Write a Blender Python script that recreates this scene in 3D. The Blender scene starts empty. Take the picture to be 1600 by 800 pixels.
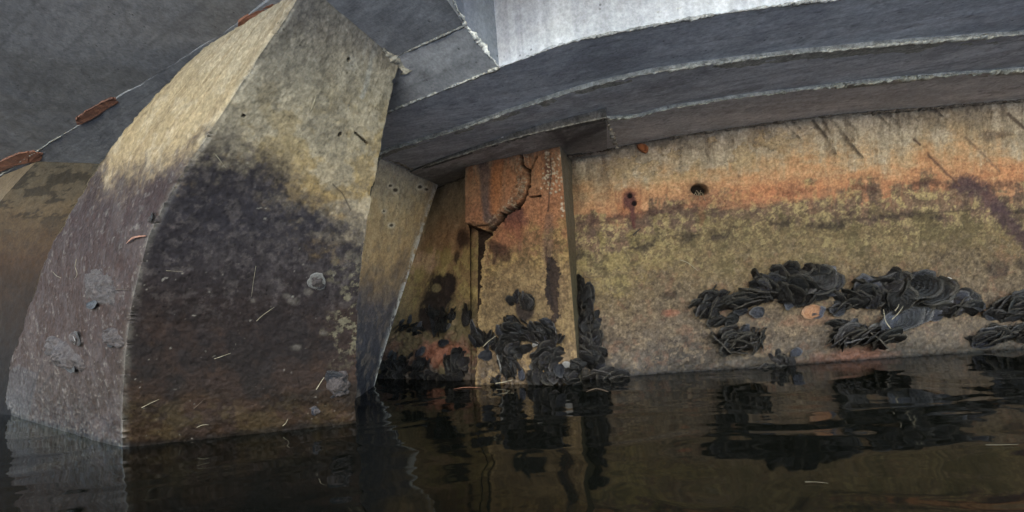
import bpy, math, random
import numpy as np
from mathutils import Vector, Matrix
from mathutils.bvhtree import BVHTree

random.seed(7)
RNG = np.random.default_rng(11)
scene = bpy.context.scene
COL = scene.collection

# ------------------------------------------------------------------ camera
CAM_H, FOC = 0.5, 800.0                      # camera height over the water (m); focal length in photo pixels
ROLL = math.atan(0.068)
PITCH = math.atan(40.0 * math.cos(ROLL) / FOC)
_f = Vector((0, math.cos(PITCH), math.sin(PITCH)))
_r0 = Vector((1, 0, 0))
_u0 = _r0.cross(_f)
CR = _r0 * math.cos(ROLL) - _u0 * math.sin(ROLL)
CU = _u0 * math.cos(ROLL) + _r0 * math.sin(ROLL)
CF = _f
CAM = Vector((0, 0, CAM_H))
cd = bpy.data.cameras.new('camera')
cd.sensor_width = 36.0
cd.lens = 18.0
cd.clip_start = 0.02
cd.clip_end = 2000
cam = bpy.data.objects.new('camera', cd)
COL.objects.link(cam)
cam.matrix_world = Matrix((
    (CR.x, CU.x, -CF.x, CAM.x), (CR.y, CU.y, -CF.y, CAM.y), (CR.z, CU.z, -CF.z, CAM.z), (0, 0, 0, 1)))
scene.camera = cam

# ------------------------------------------------------------------ sky, sun, exposure
SUN_EL, SUN_AZ = math.radians(36), math.radians(188)     # azimuth clockwise from +Y: behind the viewer
world = bpy.data.worlds.new('World')
scene.world = world
world.use_nodes = True
wn = world.node_tree.nodes
wl = world.node_tree.links
bg = wn['Background']
sky = wn.new('ShaderNodeTexSky')
sky.sky_type = 'NISHITA'
sky.sun_disc = False
sky.sun_elevation = SUN_EL
sky.sun_rotation = SUN_AZ
sky.air_density = 1.3
sky.dust_density = 0.9
sky.ozone_density = 2.2
wl.new(sky.outputs[0], bg.inputs['Color'])
bg.inputs['Strength'].default_value = 0.15
sl = bpy.data.lights.new('sun', 'SUN')
sl.energy = 0.7
sl.angle = math.radians(40)
sl.color = (1.0, 0.97, 0.92)
sun = bpy.data.objects.new('sun', sl)
COL.objects.link(sun)
_sd = Vector((math.sin(SUN_AZ) * math.cos(SUN_EL), math.cos(SUN_AZ) * math.cos(SUN_EL), math.sin(SUN_EL)))
sun.rotation_euler = _sd.to_track_quat('Z', 'Y').to_euler()
sun.location = (0, -6, 5)
vs = scene.view_settings
vs.view_transform = 'Standard'
vs.look = 'None'
vs.gamma = 1.0
vs.use_curve_mapping = False
vs.exposure = 2.85
scene.cycles.use_denoising = True
scene.cycles.max_bounces = 8
scene.cycles.diffuse_bounces = 5
scene.cycles.sample_clamp_indirect = 6.0

# ------------------------------------------------------------------ small maths
def ray(px, py):
    return CF + CR * ((px - 800.0) / FOC) - CU * ((py - 400.0) / FOC)

def hit_z(px, py, z0, sx=0.0):
    """where the line of sight through a photo pixel meets the plane z = z0 + sx * x"""
    d = ray(px, py)
    t = (z0 - CAM.z) / (d.z - sx * d.x)
    return CAM + d * t

def hit_plane(px, py, pl):
    n, c = pl
    d = ray(px, py)
    return CAM + d * ((c - n.dot(CAM)) / n.dot(d))

def at_depth(px, py, dep):
    return CAM + ray(px, py) * dep

def proj(P):
    """photo pixel of world points (n,3)"""
    Q = np.asarray(P, float) - np.array(CAM)
    zf = np.maximum(Q @ np.array(CF), 1e-3)
    return 800 + FOC * (Q @ np.array(CR)) / zf, 400 - FOC * (Q @ np.array(CU)) / zf

def sstep(a, b, x):
    t = np.clip((x - a) / (b - a), 0, 1)
    return t * t * (3 - 2 * t)

def lin(c):
    c = np.asarray(c, float) / 255.0
    return np.where(c <= 0.04045, c / 12.92, ((c + 0.055) / 1.055) ** 2.4)

def _hash(ix, iy, iz, seed):
    h = (ix * 374761393 + iy * 668265263 + iz * 2147483647 + seed * 974634777) & 0xffffffff
    h = ((h ^ (h >> 13)) * 1274126177) & 0xffffffff
    h = ((h ^ (h >> 15)) * 2246822519) & 0xffffffff
    return ((h ^ (h >> 16)) & 0xffffff) / float(0xffffff)

def vnoise(P, seed):
    F = np.floor(P)
    I = F.astype(np.int64)
    f = P - F
    f = f * f * f * (f * (f * 6 - 15) + 10)
    out = 0
    for dx in (0, 1):
        wx = f[..., 0] if dx else 1 - f[..., 0]
        for dy in (0, 1):
            wy = f[..., 1] if dy else 1 - f[..., 1]
            for dz in (0, 1):
                wz = f[..., 2] if dz else 1 - f[..., 2]
                out = out + wx * wy * wz * _hash(I[..., 0] + dx, I[..., 1] + dy, I[..., 2] + dz, seed)
    return out

def fbm(P, scale, octv=4, seed=0, gain=0.66):
    """0..1 fractal noise, mean 0.5"""
    P = np.asarray(P, float) * scale + 31.7
    a, s, n = 1.0, 0.0, 0.0
    for o in range(octv + 1):
        s = s + a * vnoise(P, seed + o * 17)
        n += a
        a *= gain
        P = P * 2.03 + 5.1
    return np.clip((s / n - 0.5) * 1.75 + 0.5, 0, 1)

def resample(pts, n):
    pts = np.asarray([tuple(p) for p in pts], float)
    seg = np.linalg.norm(np.diff(pts, axis=0), axis=1)
    t = np.concatenate([[0], np.cumsum(seg)])
    s = np.linspace(0, t[-1], n)
    return np.stack([np.interp(s, t, pts[:, k]) for k in range(pts.shape[1])], axis=1)

def smooth_curve(pts, n):
    """Catmull-Rom through pts, resampled by length"""
    P = np.asarray([tuple(p) for p in pts], float)
    P = np.vstack([2 * P[0] - P[1], P, 2 * P[-1] - P[-2]])
    out = []
    for i in range(1, len(P) - 2):
        for t in np.linspace(0, 1, 12, endpoint=False):
            a, b, c, d = P[i - 1], P[i], P[i + 1], P[i + 2]
            out.append(0.5 * ((2 * b) + (c - a) * t + (2 * a - 5 * b + 4 * c - d) * t ** 2 + (-a + 3 * b - 3 * c + d) * t ** 3))
    out.append(P[-2])
    return resample(out, n)

# masks in the photo's measure, used to place stains on the surfaces they belong to
def blob(px, py, cx, cy, rx, ry, rot=0.0, soft=0.25, wob=0.0, nz=None):
    c, s = math.cos(math.radians(rot)), math.sin(math.radians(rot))
    dx, dy = px - cx, py - cy
    u, v = (dx * c + dy * s) / rx, (-dx * s + dy * c) / ry
    d = np.sqrt(u * u + v * v)
    if nz is not None:
        d = d + (nz - 0.5) * wob
    return 1 - sstep(1 - soft, 1 + soft, d)

def line(px, py, pts, w, soft=0.5, taper=0.0, nz=None, wob=0.0):
    best = np.full(px.shape, 1e9)
    L = len(pts) - 1
    for i in range(L):
        (ax, ay), (bx, by) = pts[i][:2], pts[i + 1][:2]
        vx, vy = bx - ax, by - ay
        t = np.clip(((px - ax) * vx + (py - ay) * vy) / (vx * vx + vy * vy + 1e-9), 0, 1)
        ww = w * (1 - taper * (i + t) / L)
        d = np.hypot(px - ax - t * vx, py - ay - t * vy) / np.maximum(ww, 0.1)
        best = np.minimum(best, d)
    if nz is not None:
        best = best + (nz - 0.5) * wob
    return 1 - sstep(1 - soft, 1 + soft, best)

def inpoly(px, py, poly):
    ins = np.zeros(px.shape, bool)
    n = len(poly)
    j = n - 1
    for i in range(n):
        xi, yi = poly[i]
        xj, yj = poly[j]
        c = ((yi > py) != (yj > py)) & (px < (xj - xi) * (py - yi) / (yj - yi + 1e-12) + xi)
        ins ^= c
        j = i
    return ins

def over(C, m, col):
    m = np.clip(m, 0, 1)[..., None]
    return C * (1 - m) + lin(col) * m

def ramp(x, stops):
    xs = [s[0] for s in stops]
    cs = np.array([lin(s[1]) for s in stops])
    return np.stack([np.interp(x, xs, cs[:, k]) for k in range(3)], axis=-1)

# ------------------------------------------------------------------ materials
def nd(t, kind, **kw):
    n = t.nodes.new(kind)
    for k, v in kw.items():
        if k.startswith('i_'):
            key = k[2:]
            n.inputs[int(key) if key.isdigit() else key.replace('_', ' ')].default_value = v
        else:
            setattr(n, k, v)
    return n

def mathn(t, op, a, b=None, clamp=False):
    n = t.nodes.new('ShaderNodeMath')
    n.operation = op
    n.use_clamp = clamp
    for i, x in enumerate((a, b)):
        if x is None:
            continue
        if isinstance(x, (int, float)):
            n.inputs[i].default_value = x
        else:
            t.links.new(x, n.inputs[i])
    return n.outputs[0]

def remap(t, x, a, b, lo, hi):
    n = nd(t, 'ShaderNodeMapRange')
    t.links.new(x, n.inputs['Value'])
    for k, v in zip(('From Min', 'From Max', 'To Min', 'To Max'), (a, b, lo, hi)):
        n.inputs[k].default_value = v
    return n.outputs['Result']

def noise(t, co, scale, detail=5.0, rough=0.6, dist=0.0):
    n = nd(t, 'ShaderNodeTexNoise')
    t.links.new(co, n.inputs['Vector'])
    n.inputs['Scale'].default_value = scale
    n.inputs['Detail'].default_value = detail
    n.inputs['Roughness'].default_value = rough
    n.inputs['Distortion'].default_value = dist
    return n.outputs['Fac']

def base_mat(name):
    m = bpy.data.materials.new(name)
    m.use_nodes = True
    t = m.node_tree
    return m, t, t.nodes['Principled BSDF']

def scale_col(t, col, fac):
    n = nd(t, 'ShaderNodeVectorMath', operation='SCALE')
    t.links.new(col, n.inputs[0])
    t.links.new(fac, n.inputs['Scale'])
    return n.outputs[0]

def concrete(name, rough=0.85, bump=0.5, grain=1.0, spec=0.1):
    """painted 'tone' (stains, algae bands, rust) times fine procedural grain, with pores and roughness in the bump"""
    m, t, b = base_mat(name)
    at = nd(t, 'ShaderNodeAttribute', attribute_name='tone')
    we = nd(t, 'ShaderNodeAttribute', attribute_name='wet')
    co = nd(t, 'ShaderNodeTexCoord').outputs['Object']
    n1 = noise(t, co, 34, 6, 0.7)
    n2 = noise(t, co, 95, 3, 0.75)
    n3 = noise(t, co, 9, 4, 0.6)
    g = mathn(t, 'MULTIPLY', remap(t, n1, 0.34, 0.66, 1 - 0.30 * grain, 1 + 0.30 * grain),
              remap(t, n2, 0.38, 0.62, 1 - 0.34 * grain, 1 + 0.34 * grain))
    g = mathn(t, 'MULTIPLY', g, remap(t, n3, 0.3, 0.7, 1 - 0.10 * grain, 1 + 0.10 * grain))
    # pale sand grains and dark pores
    v = nd(t, 'ShaderNodeTexVoronoi', feature='F1')
    t.links.new(co, v.inputs['Vector'])
    v.inputs['Scale'].default_value = 52
    v.inputs['Randomness'].default_value = 1.0
    speck = remap(t, v.outputs['Distance'], 0.10, 0.24, 1.0, 0.0)
    sel = remap(t, noise(t, co, 15, 3, 0.6), 0.56, 0.64, 0.0, 1.0)
    pore = mathn(t, 'MULTIPLY', speck, sel)
    g = mathn(t, 'MULTIPLY', g, mathn(t, 'SUBTRACT', 1.0, mathn(t, 'MULTIPLY', pore, 0.55)))
    t.links.new(scale_col(t, at.outputs['Color'], g), b.inputs['Base Color'])
    rg = mathn(t, 'SUBTRACT', rough, mathn(t, 'MULTIPLY', we.outputs['Fac'], 0.45))
    rg = mathn(t, 'ADD', rg, remap(t, n1, 0.3, 0.7, -0.1, 0.1), True)
    t.links.new(rg, b.inputs['Roughness'])
    b.inputs['Specular IOR Level'].default_value = spec
    h = mathn(t, 'ADD', mathn(t, 'MULTIPLY', n1, 0.7), mathn(t, 'MULTIPLY', n2, 0.35))
    h = mathn(t, 'SUBTRACT', h, mathn(t, 'MULTIPLY', pore, 0.5))
    bp = nd(t, 'ShaderNodeBump')
    bp.inputs['Strength'].default_value = bump
    bp.inputs['Distance'].default_value = 0.006
    t.links.new(h, bp.inputs['Height'])
    t.links.new(bp.outputs[0], b.inputs['Normal'])
    return m

def tinted(name, c0, c1, scale=20, rough=0.7, bump=0.4, spec=0.4, dist=0.003, rnd=0.25, c2=None):
    """two or three tones broken up by noise, brightness varied from object to object"""
    m, t, b = base_mat(name)
    co = nd(t, 'ShaderNodeTexCoord').outputs['Object']
    oi = nd(t, 'ShaderNodeObjectInfo')
    ad = nd(t, 'ShaderNodeVectorMath', operation='ADD')
    t.links.new(co, ad.inputs[0])
    sc = nd(t, 'ShaderNodeMath', operation='MULTIPLY')
    t.links.new(oi.outputs['Random'], sc.inputs[0])
    sc.inputs[1].default_value = 13.0
    t.links.new(sc.outputs[0], ad.inputs[1])
    n1 = noise(t, ad.outputs[0], scale, 6, 0.65, 0.4)
    cr = nd(t, 'ShaderNodeValToRGB')
    cr.color_ramp.elements[0].position = 0.36
    cr.color_ramp.elements[1].position = 0.66
    cr.color_ramp.elements[0].color = (*lin(c0), 1)
    cr.color_ramp.elements[1].color = (*lin(c1), 1)
    if c2 is not None:
        e = cr.color_ramp.elements.new(0.78)
        e.color = (*lin(c2), 1)
    t.links.new(n1, cr.inputs[0])
    f = remap(t, oi.outputs['Random'], 0, 1, 1 - rnd, 1 + rnd)
    t.links.new(scale_col(t, cr.outputs[0], f), b.inputs['Base Color'])
    b.inputs['Roughness'].default_value = rough
    b.inputs['Specular IOR Level'].default_value = spec
    bp = nd(t, 'ShaderNodeBump')
    bp.inputs['Strength'].default_value = bump
    bp.inputs['Distance'].default_value = dist
    t.links.new(noise(t, ad.outputs[0], scale * 4, 5, 0.65), bp.inputs['Height'])
    t.links.new(bp.outputs[0], b.inputs['Normal'])
    return m

def shell_mat(name, dark, mid, rim, nacre):
    """growth-ringed shell: 'ring' runs 0 at the hinge to 1 at the lip"""
    m, t, b = base_mat(name)
    at = nd(t, 'ShaderNodeAttribute', attribute_name='ring')
    co = nd(t, 'ShaderNodeTexCoord').outputs['Object']
    oi = nd(t, 'ShaderNodeObjectInfo')
    ad = nd(t, 'ShaderNodeVectorMath', operation='ADD')
    t.links.new(co, ad.inputs[0])
    t.links.new(mathn(t, 'MULTIPLY', oi.outputs['Random'], 9.0), ad.inputs[1])
    n1 = noise(t, ad.outputs[0], 30, 5, 0.65, 0.5)
    n2 = noise(t, ad.outputs[0], 9, 3, 0.6)
    rings = mathn(t, 'SINE', mathn(t, 'ADD', mathn(t, 'MULTIPLY', at.outputs['Fac'], 52.0), mathn(t, 'MULTIPLY', n1, 9.0)))
    cr = nd(t, 'ShaderNodeValToRGB')
    for e, p, c in zip(cr.color_ramp.elements, (0.3, 0.62), (dark, mid)):
        e.position = p
        e.color = (*lin(c), 1)
    e = cr.color_ramp.elements.new(0.8)
    e.color = (*lin(nacre), 1)
    x = mathn(t, 'ADD', n2, mathn(t, 'MULTIPLY', mathn(t, 'SUBTRACT', oi.outputs['Random'], 0.6), 0.3))
    x = mathn(t, 'ADD', x, mathn(t, 'MULTIPLY', rings, 0.05))
    t.links.new(x, cr.inputs[0])
    mx = nd(t, 'ShaderNodeMix', data_type='RGBA')
    t.links.new(mathn(t, 'MULTIPLY', remap(t, at.outputs['Fac'], 0.84, 0.97, 0, 1), remap(t, n1, 0.38, 0.6, 0, 0.75)), mx.inputs['Factor'])
    t.links.new(cr.outputs[0], mx.inputs['A'])
    mx.inputs['B'].default_value = (*lin(rim), 1)
    t.links.new(scale_col(t, mx.outputs['Result'], remap(t, mathn(t, 'FRACT', mathn(t, 'MULTIPLY', oi.outputs['Random'], 7.31)), 0, 1, .4, 1.25)), b.inputs['Base Color'])
    t.links.new(remap(t, n1, 0.35, 0.65, 0.16, 0.7), b.inputs['Roughness'])
    b.inputs['Specular IOR Level'].default_value = 0.26
    bp = nd(t, 'ShaderNodeBump')
    bp.inputs['Strength'].default_value = 0.9
    bp.inputs['Distance'].default_value = 0.003
    t.links.new(mathn(t, 'ADD', mathn(t, 'MULTIPLY', rings, 0.5), n1), bp.inputs['Height'])
    t.links.new(bp.outputs[0], b.inputs['Normal'])
    return m

M = {}
M['wall'] = concrete('stained_wall_concrete', 0.9, 0.6, 0.6)
M['pilaster'] = concrete('rusty_pilaster_concrete', 0.88, 0.55, 0.6)
M['column'] = concrete('stained_column_concrete', 0.85, 0.4, 0.5, 0.12)
M['soffit'] = concrete('grey_formwork_concrete', 0.85, 0.3, 0.4)
M['grout'] = concrete('pale_crumbly_grout', 0.9, 0.8, 0.8)
M['sealant'] = tinted('orange_brown_sealant', (72, 43, 32), (112, 70, 50), 25, 0.8, 0.8)
M['shell'] = shell_mat('dark_layered_shell', (6, 5, 4), (24, 18, 13), (76, 70, 60), (38, 40, 52))
M['pale_shell'] = shell_mat('grey_weathered_shell', (28, 27, 28), (50, 50, 56), (96, 92, 88), (68, 71, 82))
M['orange_shell'] = shell_mat('orange_worn_shell', (108, 76, 54), (134, 95, 66), (134, 112, 90), (114, 98, 86))
M['white_shell'] = shell_mat('white_bleached_shell', (100, 96, 90), (130, 126, 120), (170, 166, 160), (116, 114, 114))
M['grey_shell'] = shell_mat('brownish_grey_shell', (22, 19, 18), (38, 33, 31), (80, 75, 70), (50, 47, 47))
M['clump'] = tinted('black_shell_clump', (8, 7, 6), (20, 17, 14), 22, 0.75, 0.9, 0.35, 0.006)
M['barnacle'] = tinted('grey_encrusted_oyster', (44, 39, 37), (72, 65, 62), 60, 0.7, 0.9, 0.15, 0.006, 0.1, (112, 104, 97))
M['straw'] = tinted('dry_straw', (96, 88, 70), (134, 125, 104), 40, 0.7, 0.2)
M['twig'] = tinted('dark_twig', (46, 37, 28), (72, 58, 42), 40, 0.8, 0.3)
M['leaf'] = tinted('dead_leaf_rust', (108, 70, 50), (140, 95, 72), 30, 0.6, 0.3)
M['brick'] = tinted('orange_brick', (122, 70, 38), (144, 86, 47), 40, 0.9, 0.6)
M['root'] = tinted('pale_rootlets', (96, 84, 66), (128, 114, 94), 40, 0.8, 0.2)
M['sand'] = tinted('pale_bounce_surface', (196, 195, 191), (220, 218, 214), 3, 0.95, 0.4, 0.2, 0.01, 0.0)  # pale so that the added ground bounces light up to the soffit
M['dark'] = tinted('dark_hole_concrete', (30, 26, 22), (58, 48, 38), 30, 0.95, 0.5)

def water_mat():
    m, t, b = base_mat('dark_murky_water')
    co = nd(t, 'ShaderNodeTexCoord').outputs['Object']
    mp = nd(t, 'ShaderNodeMapping')
    t.links.new(co, mp.inputs['Vector'])
    mp.inputs['Scale'].default_value = (1.0, 1.7, 1.0)
    mp.inputs['Rotation'].default_value = (0, 0, math.radians(-8))
    n = noise(t, co, 1.3, 3, 0.5)
    cr = nd(t, 'ShaderNodeValToRGB')
    cr.color_ramp.elements[0].color = (0.0006, 0.0008, 0.0006, 1)
    cr.color_ramp.elements[1].color = (0.0030, 0.0034, 0.0022, 1)
    t.links.new(n, cr.inputs[0])
    t.links.new(cr.outputs[0], b.inputs['Base Color'])
    b.inputs['Roughness'].default_value = 0.04
    b.inputs['IOR'].default_value = 1.33
    h = mathn(t, 'ADD', mathn(t, 'MULTIPLY', noise(t, mp.outputs[0], 2.2, 1.5, 0.4, 0.8), 1.0),
              mathn(t, 'MULTIPLY', noise(t, mp.outputs[0], 8.0, 1, 0.4, 0.3), 0.06))
    bp = nd(t, 'ShaderNodeBump')
    bp.inputs['Strength'].default_value = 1.0
    bp.inputs['Distance'].default_value = 0.013
    t.links.new(h, bp.inputs['Height'])
    t.links.new(bp.outputs[0], b.inputs['Normal'])
    return m
M['water'] = water_mat()

# ------------------------------------------------------------------ object helpers
def tag(o, label=None, cat=None, group=None, kind=None):
    for k, v in (('label', label), ('category', cat), ('group', group), ('kind', kind)):
        if v:
            o[k] = v
    return o

def empty(name, loc, label, cat, group=None):
    o = bpy.data.objects.new(name, None)
    o.empty_display_size = 0.05
    o.location = loc
    COL.objects.link(o)
    return tag(o, label, cat, group)

def link_mesh(name, verts, faces, mat, parent=None, smooth=False, loc=None):
    """mesh given in world coordinates; re-based to its parent or to loc"""
    V = np.asarray([tuple(v) for v in verts], float) if not isinstance(verts, np.ndarray) else verts
    org = np.array((0, 0, 0) if parent or loc is None else tuple(loc), float)
    up = parent
    while up:
        org = org + np.array(tuple(up.location))
        up = up.parent
    me = bpy.data.meshes.new(name)
    if isinstance(faces, np.ndarray):
        n = len(faces)
        me.vertices.add(len(V))
        me.vertices.foreach_set('co', (V - org).ravel())
        me.loops.add(n * 4)
        me.loops.foreach_set('vertex_index', faces.ravel())
        me.polygons.add(n)
        me.polygons.foreach_set('loop_start', np.arange(0, n * 4, 4))
        me.update(calc_edges=True)
    else:
        me.from_pydata([tuple(v) for v in (V - org)], [], faces)
        me.update()
    if smooth:
        me.polygons.foreach_set('use_smooth', [True] * len(me.polygons))
    if mat:
        me.materials.append(mat)
    o = bpy.data.objects.new(name, me)
    COL.objects.link(o)
    if parent:
        o.parent = parent
    elif loc is not None:
        o.location = loc
    return o

def set_attr(o, name, arr):
    me = o.data
    if arr.ndim == 1:
        a = me.attributes.new(name, 'FLOAT', 'POINT')
        a.data.foreach_set('value', arr.astype(np.float32))
    else:
        a = me.attributes.new(name, 'FLOAT_COLOR', 'POINT')
        c = np.concatenate([arr, np.ones((len(arr), 1))], axis=1)
        a.data.foreach_set('color', c.astype(np.float32).ravel())

BVH = {}
GAIN = {'stained_wall_concrete': 0.44, 'rusty_pilaster_concrete': 0.41, 'stained_column_concrete': 0.42}
SAT = 0.75                                   # many-bounced light deepens colour; keep the pigments modest
def grid(name, P, tone, mat, parent, disp=None, back=None, wet=None, key=None, flip=False, smooth=True, gain=None, sat=None):
    """a sheet of concrete (rows, cols, 3), pushed along its normal by disp, with body behind it (back = offset vector)"""
    nv, nu = P.shape[:2]
    du = np.gradient(P, axis=1)
    dv = np.gradient(P, axis=0)
    N = np.cross(du, dv)
    N /= np.linalg.norm(N, axis=2, keepdims=True) + 1e-12
    # make normals look to the camera
    s = np.sign(((np.array(CAM) - P) * N).sum(axis=2).mean())
    N *= s
    if key:
        st = max(1, min(nu, nv) // 60)
        A = P[::st, ::st]
        a, b = A.shape[:2]
        idx = np.arange(a * b).reshape(a, b)
        f = np.stack([idx[:-1, :-1], idx[:-1, 1:], idx[1:, 1:], idx[1:, :-1]], axis=-1).reshape(-1, 4)
        BVH[key] = (BVHTree.FromPolygons([Vector(v) for v in A.reshape(-1, 3)], [tuple(int(i) for i in q) for q in f]), s)
    Q = P + (N * disp[..., None] if disp is not None else 0)
    idx = np.arange(nu * nv).reshape(nv, nu)
    F = np.stack([idx[:-1, :-1], idx[:-1, 1:], idx[1:, 1:], idx[1:, :-1]], axis=-1).reshape(-1, 4)
    if s < 0:
        F = F[:, ::-1]
    V = Q.reshape(-1, 3)
    tn = tone.reshape(-1, 3)
    wt = (np.zeros(nu * nv) if wet is None else wet.reshape(-1))
    if back is not None:
        ring = np.concatenate([idx[0, :], idx[1:, -1], idx[-1, -2::-1], idx[-2:0:-1, 0]])
        nb = len(ring)
        B = V[ring] + np.asarray(back, float)
        k0 = len(V)
        c = B.mean(axis=0)
        V = np.vstack([V, B, c[None]])
        j = np.arange(nb)
        jn = (j + 1) % nb
        side = np.stack([ring[jn], ring[j], k0 + j, k0 + jn], axis=-1)
        # close the back with quads collapsed on the centre
        half = np.arange(0, nb - 1, 2)
        cap = np.stack([k0 + half + 1 - 1, np.full(len(half), k0 + nb), k0 + (half + 2) % nb, k0 + half + 1], axis=-1)
        if s < 0:
            side = side[:, ::-1]
            cap = cap[:, ::-1]
        F = np.vstack([F, side, cap])
        tn = np.vstack([tn, tn[ring], tn.mean(axis=0)[None]])
        wt = np.concatenate([wt, wt[ring], [0]])
    o = link_mesh(name, V, np.ascontiguousarray(F), mat, parent, smooth)
    tn = tn @ np.array((.25, .6, .15))[:, None] * (1 - (sat or SAT)) + tn * (sat or SAT)
    tn = tn * (gain or GAIN.get(mat.name, 1.0))
    set_attr(o, 'tone', np.clip(tn, 0.002, 0.95))
    set_attr(o, 'wet', wt)
    if smooth:
        o.data.set_sharp_from_angle(angle=math.radians(50))
    return o

def surf(px, py, key):
    """point and outward normal of a built surface on the line of sight through a photo pixel"""
    d = ray(px, py).normalized()
    keys = key if isinstance(key, tuple) else (key,)
    for k in keys:
        p, n, i, dist = BVH[k][0].ray_cast(CAM, d)
        if p is not None:
            break
    if p is None:
        p, n, i, dist = BVH[keys[0]][0].find_nearest(CAM + d * 2.2)
    if n.dot(CAM - p) < 0:
        n = -n
    return p, n

def stretch(x, y, key, deg):
    """metres on the surface per photo pixel along a direction seen in the picture"""
    a = math.radians(deg)
    dx, dy = math.cos(a) * 3, -math.sin(a) * 3
    p, _ = surf(x - dx, y - dy, key)
    q, _ = surf(x + dx, y + dy, key)
    P, _ = surf(x, y, key)
    base = (P - CAM).dot(CF) / FOC
    return min(max((q - p).length / 6, base), base * 3)

def ruled(A, B, nv):
    """rows from curve A (bottom) to curve B (top)"""
    t = np.linspace(0, 1, nv)[:, None, None]
    return A[None] * (1 - t) + B[None] * t

# ------------------------------------------------------------------ the setting: water
def build_water():
    s = 400
    o = link_mesh('water', [(-s, -s, 0), (s, -s, 0), (s, s, 0), (-s, s, 0)], [(0, 1, 2, 3)], M['water'])
    tag(o, kind='structure', label='dark still water under the bridge')
    o = link_mesh('water_bed', [(-s, -s, -1.6), (s, -s, -1.6), (s, s, -1.6), (-s, s, -1.6)], [(0, 1, 2, 3)], M['clump'])
    tag(o, kind='structure', label='muddy bed under the water')
build_water()

def build_reflector():  # unseen ground added behind the camera to bounce light onto the soffit
    nx, ny = 60, 24
    X, Y = np.meshgrid(np.linspace(-60, 60, nx), -0.55 - 59 * np.linspace(0, 1, ny) ** 2)
    Z = np.clip((-0.7 - Y) * .05, -.4, 1.2) + (fbm(np.stack([X, Y, 0 * X], -1), .4, 4, 5) - .5) * .15
    idx = np.arange(nx * ny).reshape(ny, nx)
    F = np.stack([idx[:-1, :-1], idx[1:, :-1], idx[1:, 1:], idx[:-1, 1:]], -1).reshape(-1, 4)
    o = link_mesh('reflector', np.stack([X, Y, Z], -1).reshape(-1, 3), np.ascontiguousarray(F), M['sand'], None, True)
    tag(o, kind='structure', label='added unseen pale shore facing the bridge')
build_reflector()

# ------------------------------------------------------------------ abutment wall
SX = 0.029                                   # fall of the deck across the picture
ZA, ZAL, ZB, ZC, ZL = 1.14, 1.128, 1.152, 1.166, 1.35
_a, _b, _c = hit_z(50, 242, ZL), hit_z(322, 66, ZL), hit_z(672, 62, 1.25)
_n = (_b - _a).cross(_c - _a).normalized()
LEFT = (_n, _n.dot(_a))                      # the left soffit falls slightly towards the wall
E1R = [(880, 246), (962, 230), (1050, 214), (1200, 192), (1300, 180), (1400, 172), (1500, 164), (1600, 156), (1720, 148)]
WB = [(880, 594), (972, 588), (1170, 575), (1400, 559), (1600, 545), (1720, 537)]

wall = empty('abutment_wall', (0.9, 2.6, 0), 'long concrete abutment wall with orange rust and olive algae bands above the water', 'wall')

def ext(C, n):
    """carry a 3-D curve straight on past its last point by n metres"""
    d = C[-1] - C[-6]
    d /= np.linalg.norm(d)
    return np.vstack([C, C[-1] + d * n])

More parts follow.
